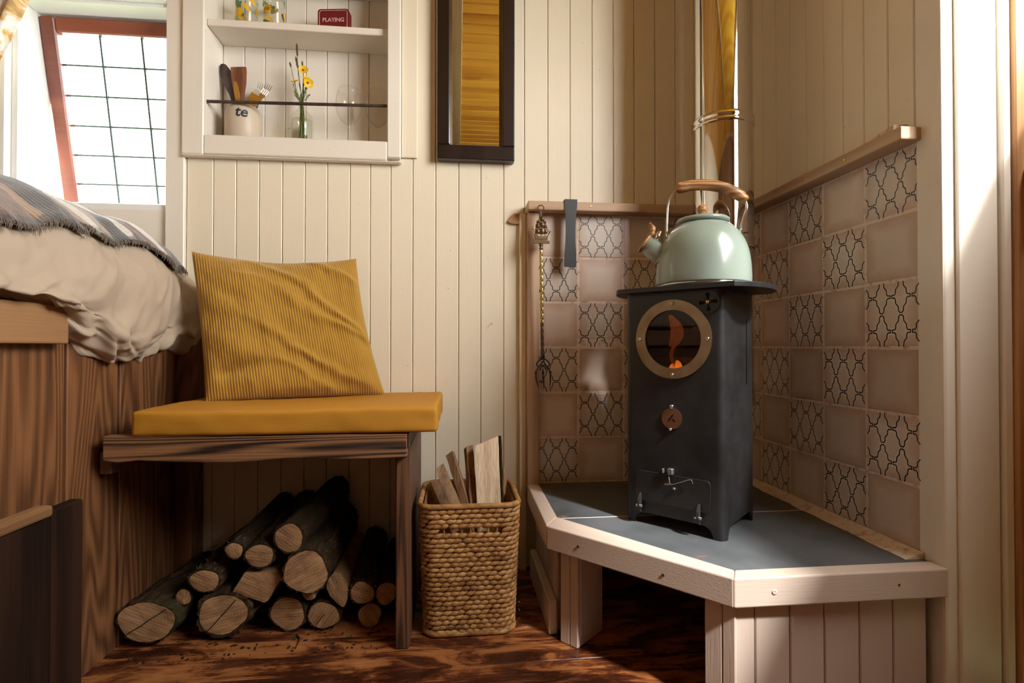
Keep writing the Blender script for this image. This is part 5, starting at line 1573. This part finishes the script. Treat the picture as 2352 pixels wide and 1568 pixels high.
def log(x, y, z, r, L, label, dx=0.0, dz=0.0, ex=1.0, ez=1.0, kind='round', seed=0, bark_t=1.10, crack=None, yaw=0.0):
    rr = random.Random(seed); ph = [rr.uniform(0, 6) for _ in range(3)]
    n_, m_ = 64, 44
    O = outline(kind, n_, ph)
    mb = MB(); V = []; F = []
    for i in range(m_):
        t = i / (m_ - 1)
        cxx, czz = dx * t, dz * t
        for k, (a, b) in enumerate(O):
            q = bark_t * (1 + .10 * fb(a * 2.2 + seed, b * 2.2, t * 4, 4) + .09 * fb(a * 6, b * 6, t * 7 + seed) - .11 * abs(fb(a * 9 + seed, b * 9, t * 6, 4)))
            if kind != 'round': q = 1.02 + .02 * fb(a * 5 + seed, b * 5, t * 6)
            V.append((cxx + a * r * ex * q, t * L, czz + b * r * ez * q))
    for i in range(m_ - 1):
        for k in range(n_): F.append((i * n_ + k, i * n_ + (k + 1) % n_, (i + 1) * n_ + (k + 1) % n_, (i + 1) * n_ + k))
    F += [tuple(range(n_)), tuple(range((m_ - 1) * n_, m_ * n_))]
    mb.add(V, F)
    lo = tag(link('firewood_log', mb.mesh('firewood_log', True), M_BARK if kind == 'round' else M_SPLITB, None, (x, y, z), (0, 0, yaw)), label, 'log', G_LOG)
    for p in lo.data.polygons:
        if len(p.vertices) > 4: p.use_smooth = False
    E = MB(); V = [(0, -.0022, 0)]
    for ring_ in (.35, .7, 1.0):
        for k, (a, b) in enumerate(O):
            q = ring_ * (1 - .04 * abs(fb(a * 3, b * 3, seed)) if ring_ == 1 else 1)
            V.append((a * r * ex * q, -.0022 + .0008 * fb(a * 4 * ring_, b * 4 * ring_, seed) + (.0016 if ring_ == 1 else 0), b * r * ez * q))
    F = [(0, 1 + (k + 1) % n_, 1 + k) for k in range(n_)]
    for g in range(2):
        for k in range(n_): F.append((1 + g * n_ + k, 1 + g * n_ + (k + 1) % n_, 1 + (g + 1) * n_ + (k + 1) % n_, 1 + (g + 1) * n_ + k))
    F.append(tuple(1 + 2 * n_ + k for k in range(n_))) if False else None
    E.add(V, F)
    ee = link('cut_end', E.mesh('cut_end', True, False), M_END, lo)
    if crack:
        a0, w_, l0, l1 = crack
        c, s_ = math.cos(a0), math.sin(a0)
        pts = []
        for k in range(6):
            t = l0 + (l1 - l0) * k / 5
            pts.append((t * r * c + rr.uniform(-.0008, .0008), t * r * s_ + rr.uniform(-.0008, .0008)))
        cm_ = MB(); V = []; F = []
        for (a, b) in pts:
            V += [(a - s_ * w_, -.0036, b + c * w_), (a + s_ * w_, -.0036, b - c * w_)]
        for k in range(5): F.append((2 * k, 2 * k + 1, 2 * k + 3, 2 * k + 2))
        cm_.add(V, F)
        link('drying_crack', cm_.mesh('drying_crack', fix=False), M_VOID, ee)
    return lo
LENS = [(-.75, .9), (-.3, 1.35), (.25, 1.2), (.75, .6), (.95, -.1), (.85, -.9), (.55, -1.55), (.0, -1.1), (-.55, -.5), (-.85, .2)]
TRAP = [(-.62, .55), (.80, .52), (1.05, .20), (.45, -.85), (.30, -.95), (-1.15, -.35)]
log(-0.690, 1.262, 0.0605, 0.0555, 0.30, 'big sawn log end, bottom left of the pile by the bed', .02, 0, 1.04, .82, seed=1, crack=(R(32), .0010, -.95, .95), bark_t=1.07)
log(-0.534, 1.278, 0.0610, 0.0520, 0.29, 'second big log in the bottom row with a diagonal drying crack', .01, 0, .98, .90, seed=2, crack=(R(48), .0010, -.95, .85), bark_t=1.16)
log(-0.397, 1.300, 0.0450, 0.0395, 0.28, 'middle log of the bottom row with a pale notched end', 0, 0, .95, .98, seed=3, bark_t=1.14)
log(-0.315, 1.298, 0.0375, 0.0355, 0.28, 'oval log right of the notched one in the bottom row', .0, 0, 1.0, .86, seed=4, crack=(R(50), .0008, -.7, .15), bark_t=1.09)
log(-0.208, 1.300, 0.0315, 0.0275, 0.26, 'brown log at the right end of the bottom row', .0, .0, seed=5, bark_t=1.08)
log(-0.1685, 1.292, 0.0850, 0.0250, 0.27, 'dim round log against the right bench panel', -.004, .012, .95, 1.05, seed=6, bark_t=1.08)
log(-0.223, 1.286, 0.0920, 0.0275, 0.28, 'bright round log end near the right bench panel', -.01, .035, 1.0, .92, seed=7, bark_t=1.15)
log(-0.283, 1.292, 0.0985, 0.0280, 0.27, 'half moon split log leaning between two round ones', .0, .01, 1, 1, LENS, seed=8)
log(-0.346, 1.262, 0.1560, 0.0500, 0.30, 'large log in the middle of the upper pile with rough saw marks', .012, .028, 1.02, .93, seed=9, bark_t=1.09)
log(-0.3475, 1.300, 0.0905, 0.0160, 0.25, 'thin round branch end wedged under the large middle log', .0, .0, seed=10, bark_t=1.08)
log(-0.386, 1.270, 0.2330, 0.0320, 0.27, 'topmost log of the pile with a bright sawn end', .050, .040, 1.0, .98, seed=11, bark_t=1.16)
log(-0.453, 1.276, 0.1925, 0.0315, 0.27, 'flattened log just left of the topmost one', .035, .050, 1.02, .78, seed=12, bark_t=1.15)
log(-0.513, 1.286, 0.2030, 0.0188, 0.27, 'small round log at the upper left of the pile', .03, .04, 1.02, .95, seed=13, bark_t=1.20)
log(-0.577, 1.284, 0.1370, 0.0300, 0.28, 'medium log resting on the two big bottom ones at left', .004, .012, 1.02, .85, seed=14, bark_t=1.14)
log(-0.459, 1.284, 0.1260, 0.0480, 0.27, 'squared split log with a trapezoid end in the middle', .0, .0, 1, 1, TRAP, seed=15)
log(-0.627, 1.294, 0.0980, 0.0168, 0.27, 'thin branch end between the two big bottom logs', .0, .0, seed=16, bark_t=1.10)
def twig(pts, r, label):
    solo('twig', MB().tube(spline(pts, 10), [r * (1 - .06 * k) for k in range(10)], 6), M_BARK, label, 'twig', pts[0], 'twigs among the firewood')
twig([(-0.573, 1.30, 0.205), (-0.53, 1.29, 0.226), (-0.475, 1.285, 0.262)], .0018, 'thin twig lying across the upper left of the log pile')
twig([(-0.318, 1.31, 0.205), (-0.298, 1.30, 0.222), (-0.280, 1.29, 0.246)], .0020, 'thin twig sticking up right of the large middle log')
twig([(-0.372, 1.285, 0.002), (-0.360, 1.262, 0.003), (-0.358, 1.225, 0.0025)], .0018, 'thin twig on the floor in front of the log pile')
db = MB(); rd = random.Random(5)
for k in range(150):
    x, y = rd.uniform(-.72, -.14), rd.uniform(1.20, 1.34)
    s_ = rd.uniform(.0012, .004)
    db.box(x - s_, x + s_, y - s_ * .5, y + s_ * .5, .0003, .0003 + s_ * .5, 0, Matrix.Translation((x, y, 0)) @ Matrix.Rotation(rd.uniform(0, 3), 4, 'Z') @ Matrix.Translation((-x, -y, 0)))
tag(link('bark_crumbs', db.mesh('bark_crumbs'), M_BARK), 'crumbs of bark scattered on the floor below the bench', 'debris', None, 'stuff')
ls = MB()
for k in range(520):
    lx, lz, lr = rd.choice([(-.386, .233, .035), (-.346, .156, .052), (-.453, .1925, .03), (-.223, .092, .03), (-.534, .061, .058), (-.577, .137, .032), (-.513, .203, .02)])
    a = R(rd.uniform(10, 170)); yy = 1.285 + rd.random() ** 2 * .16
    t = (yy - 1.28) / .28
    p = Vector((lx + .02 * t + math.cos(a) * lr, yy, lz + .035 * t + math.sin(a) * lr * .95))
    d = Vector((math.cos(a) + rd.uniform(-.8, .8), rd.uniform(-1, .4), math.sin(a) + rd.uniform(-.6, .6))).normalized() * rd.uniform(.004, .011)
    sd = Vector((rd.uniform(-1, 1), rd.uniform(-1, 1), rd.uniform(-1, 1))).normalized() * .0006
    ls.add([p - sd, p + sd, p + d], [(0, 1, 2)])
tag(link('lichen_tufts', ls.mesh('lichen_tufts', fix=False), Mat('lichen', (0.16, 0.15, 0.10), 0.9).m), 'wispy grey lichen tufts on the bark of the stacked logs', 'lichen', None, 'stuff')

# ------------------------------------------------------------------ step box by the bed, door keeper
sb = thing('step_box', 'low dark stained box with a pale top edge beside the bed', 'box', (-0.725, 0.9, 0))
def sbp(name, mb, mat): return part(name, mb, mat, sb, False, True)
sbp('side_panel', MB().box(-.735, -.715, 0.40, 1.016, 0.0, .376, .002), M_DARKBOX)
sbp('end_post', MB().box(-.737, -.713, 1.0175, 1.095, 0.0, .384, .003), M_DARKBOX)
sbp('top_edge', MB().box(-.737, -.707, 0.40, 1.012, .3765, .397, .006, seg=2), M_BEDRAIL)
solo('door_keeper', MB().box(1.046, 1.128, 0.832, 0.8715, 0.885, 1.005, .003, seg=2), M_DOOR, 'pale wooden block fixed to the door frame at the right edge', 'door keeper', (1.087, 0.85, 0.885))
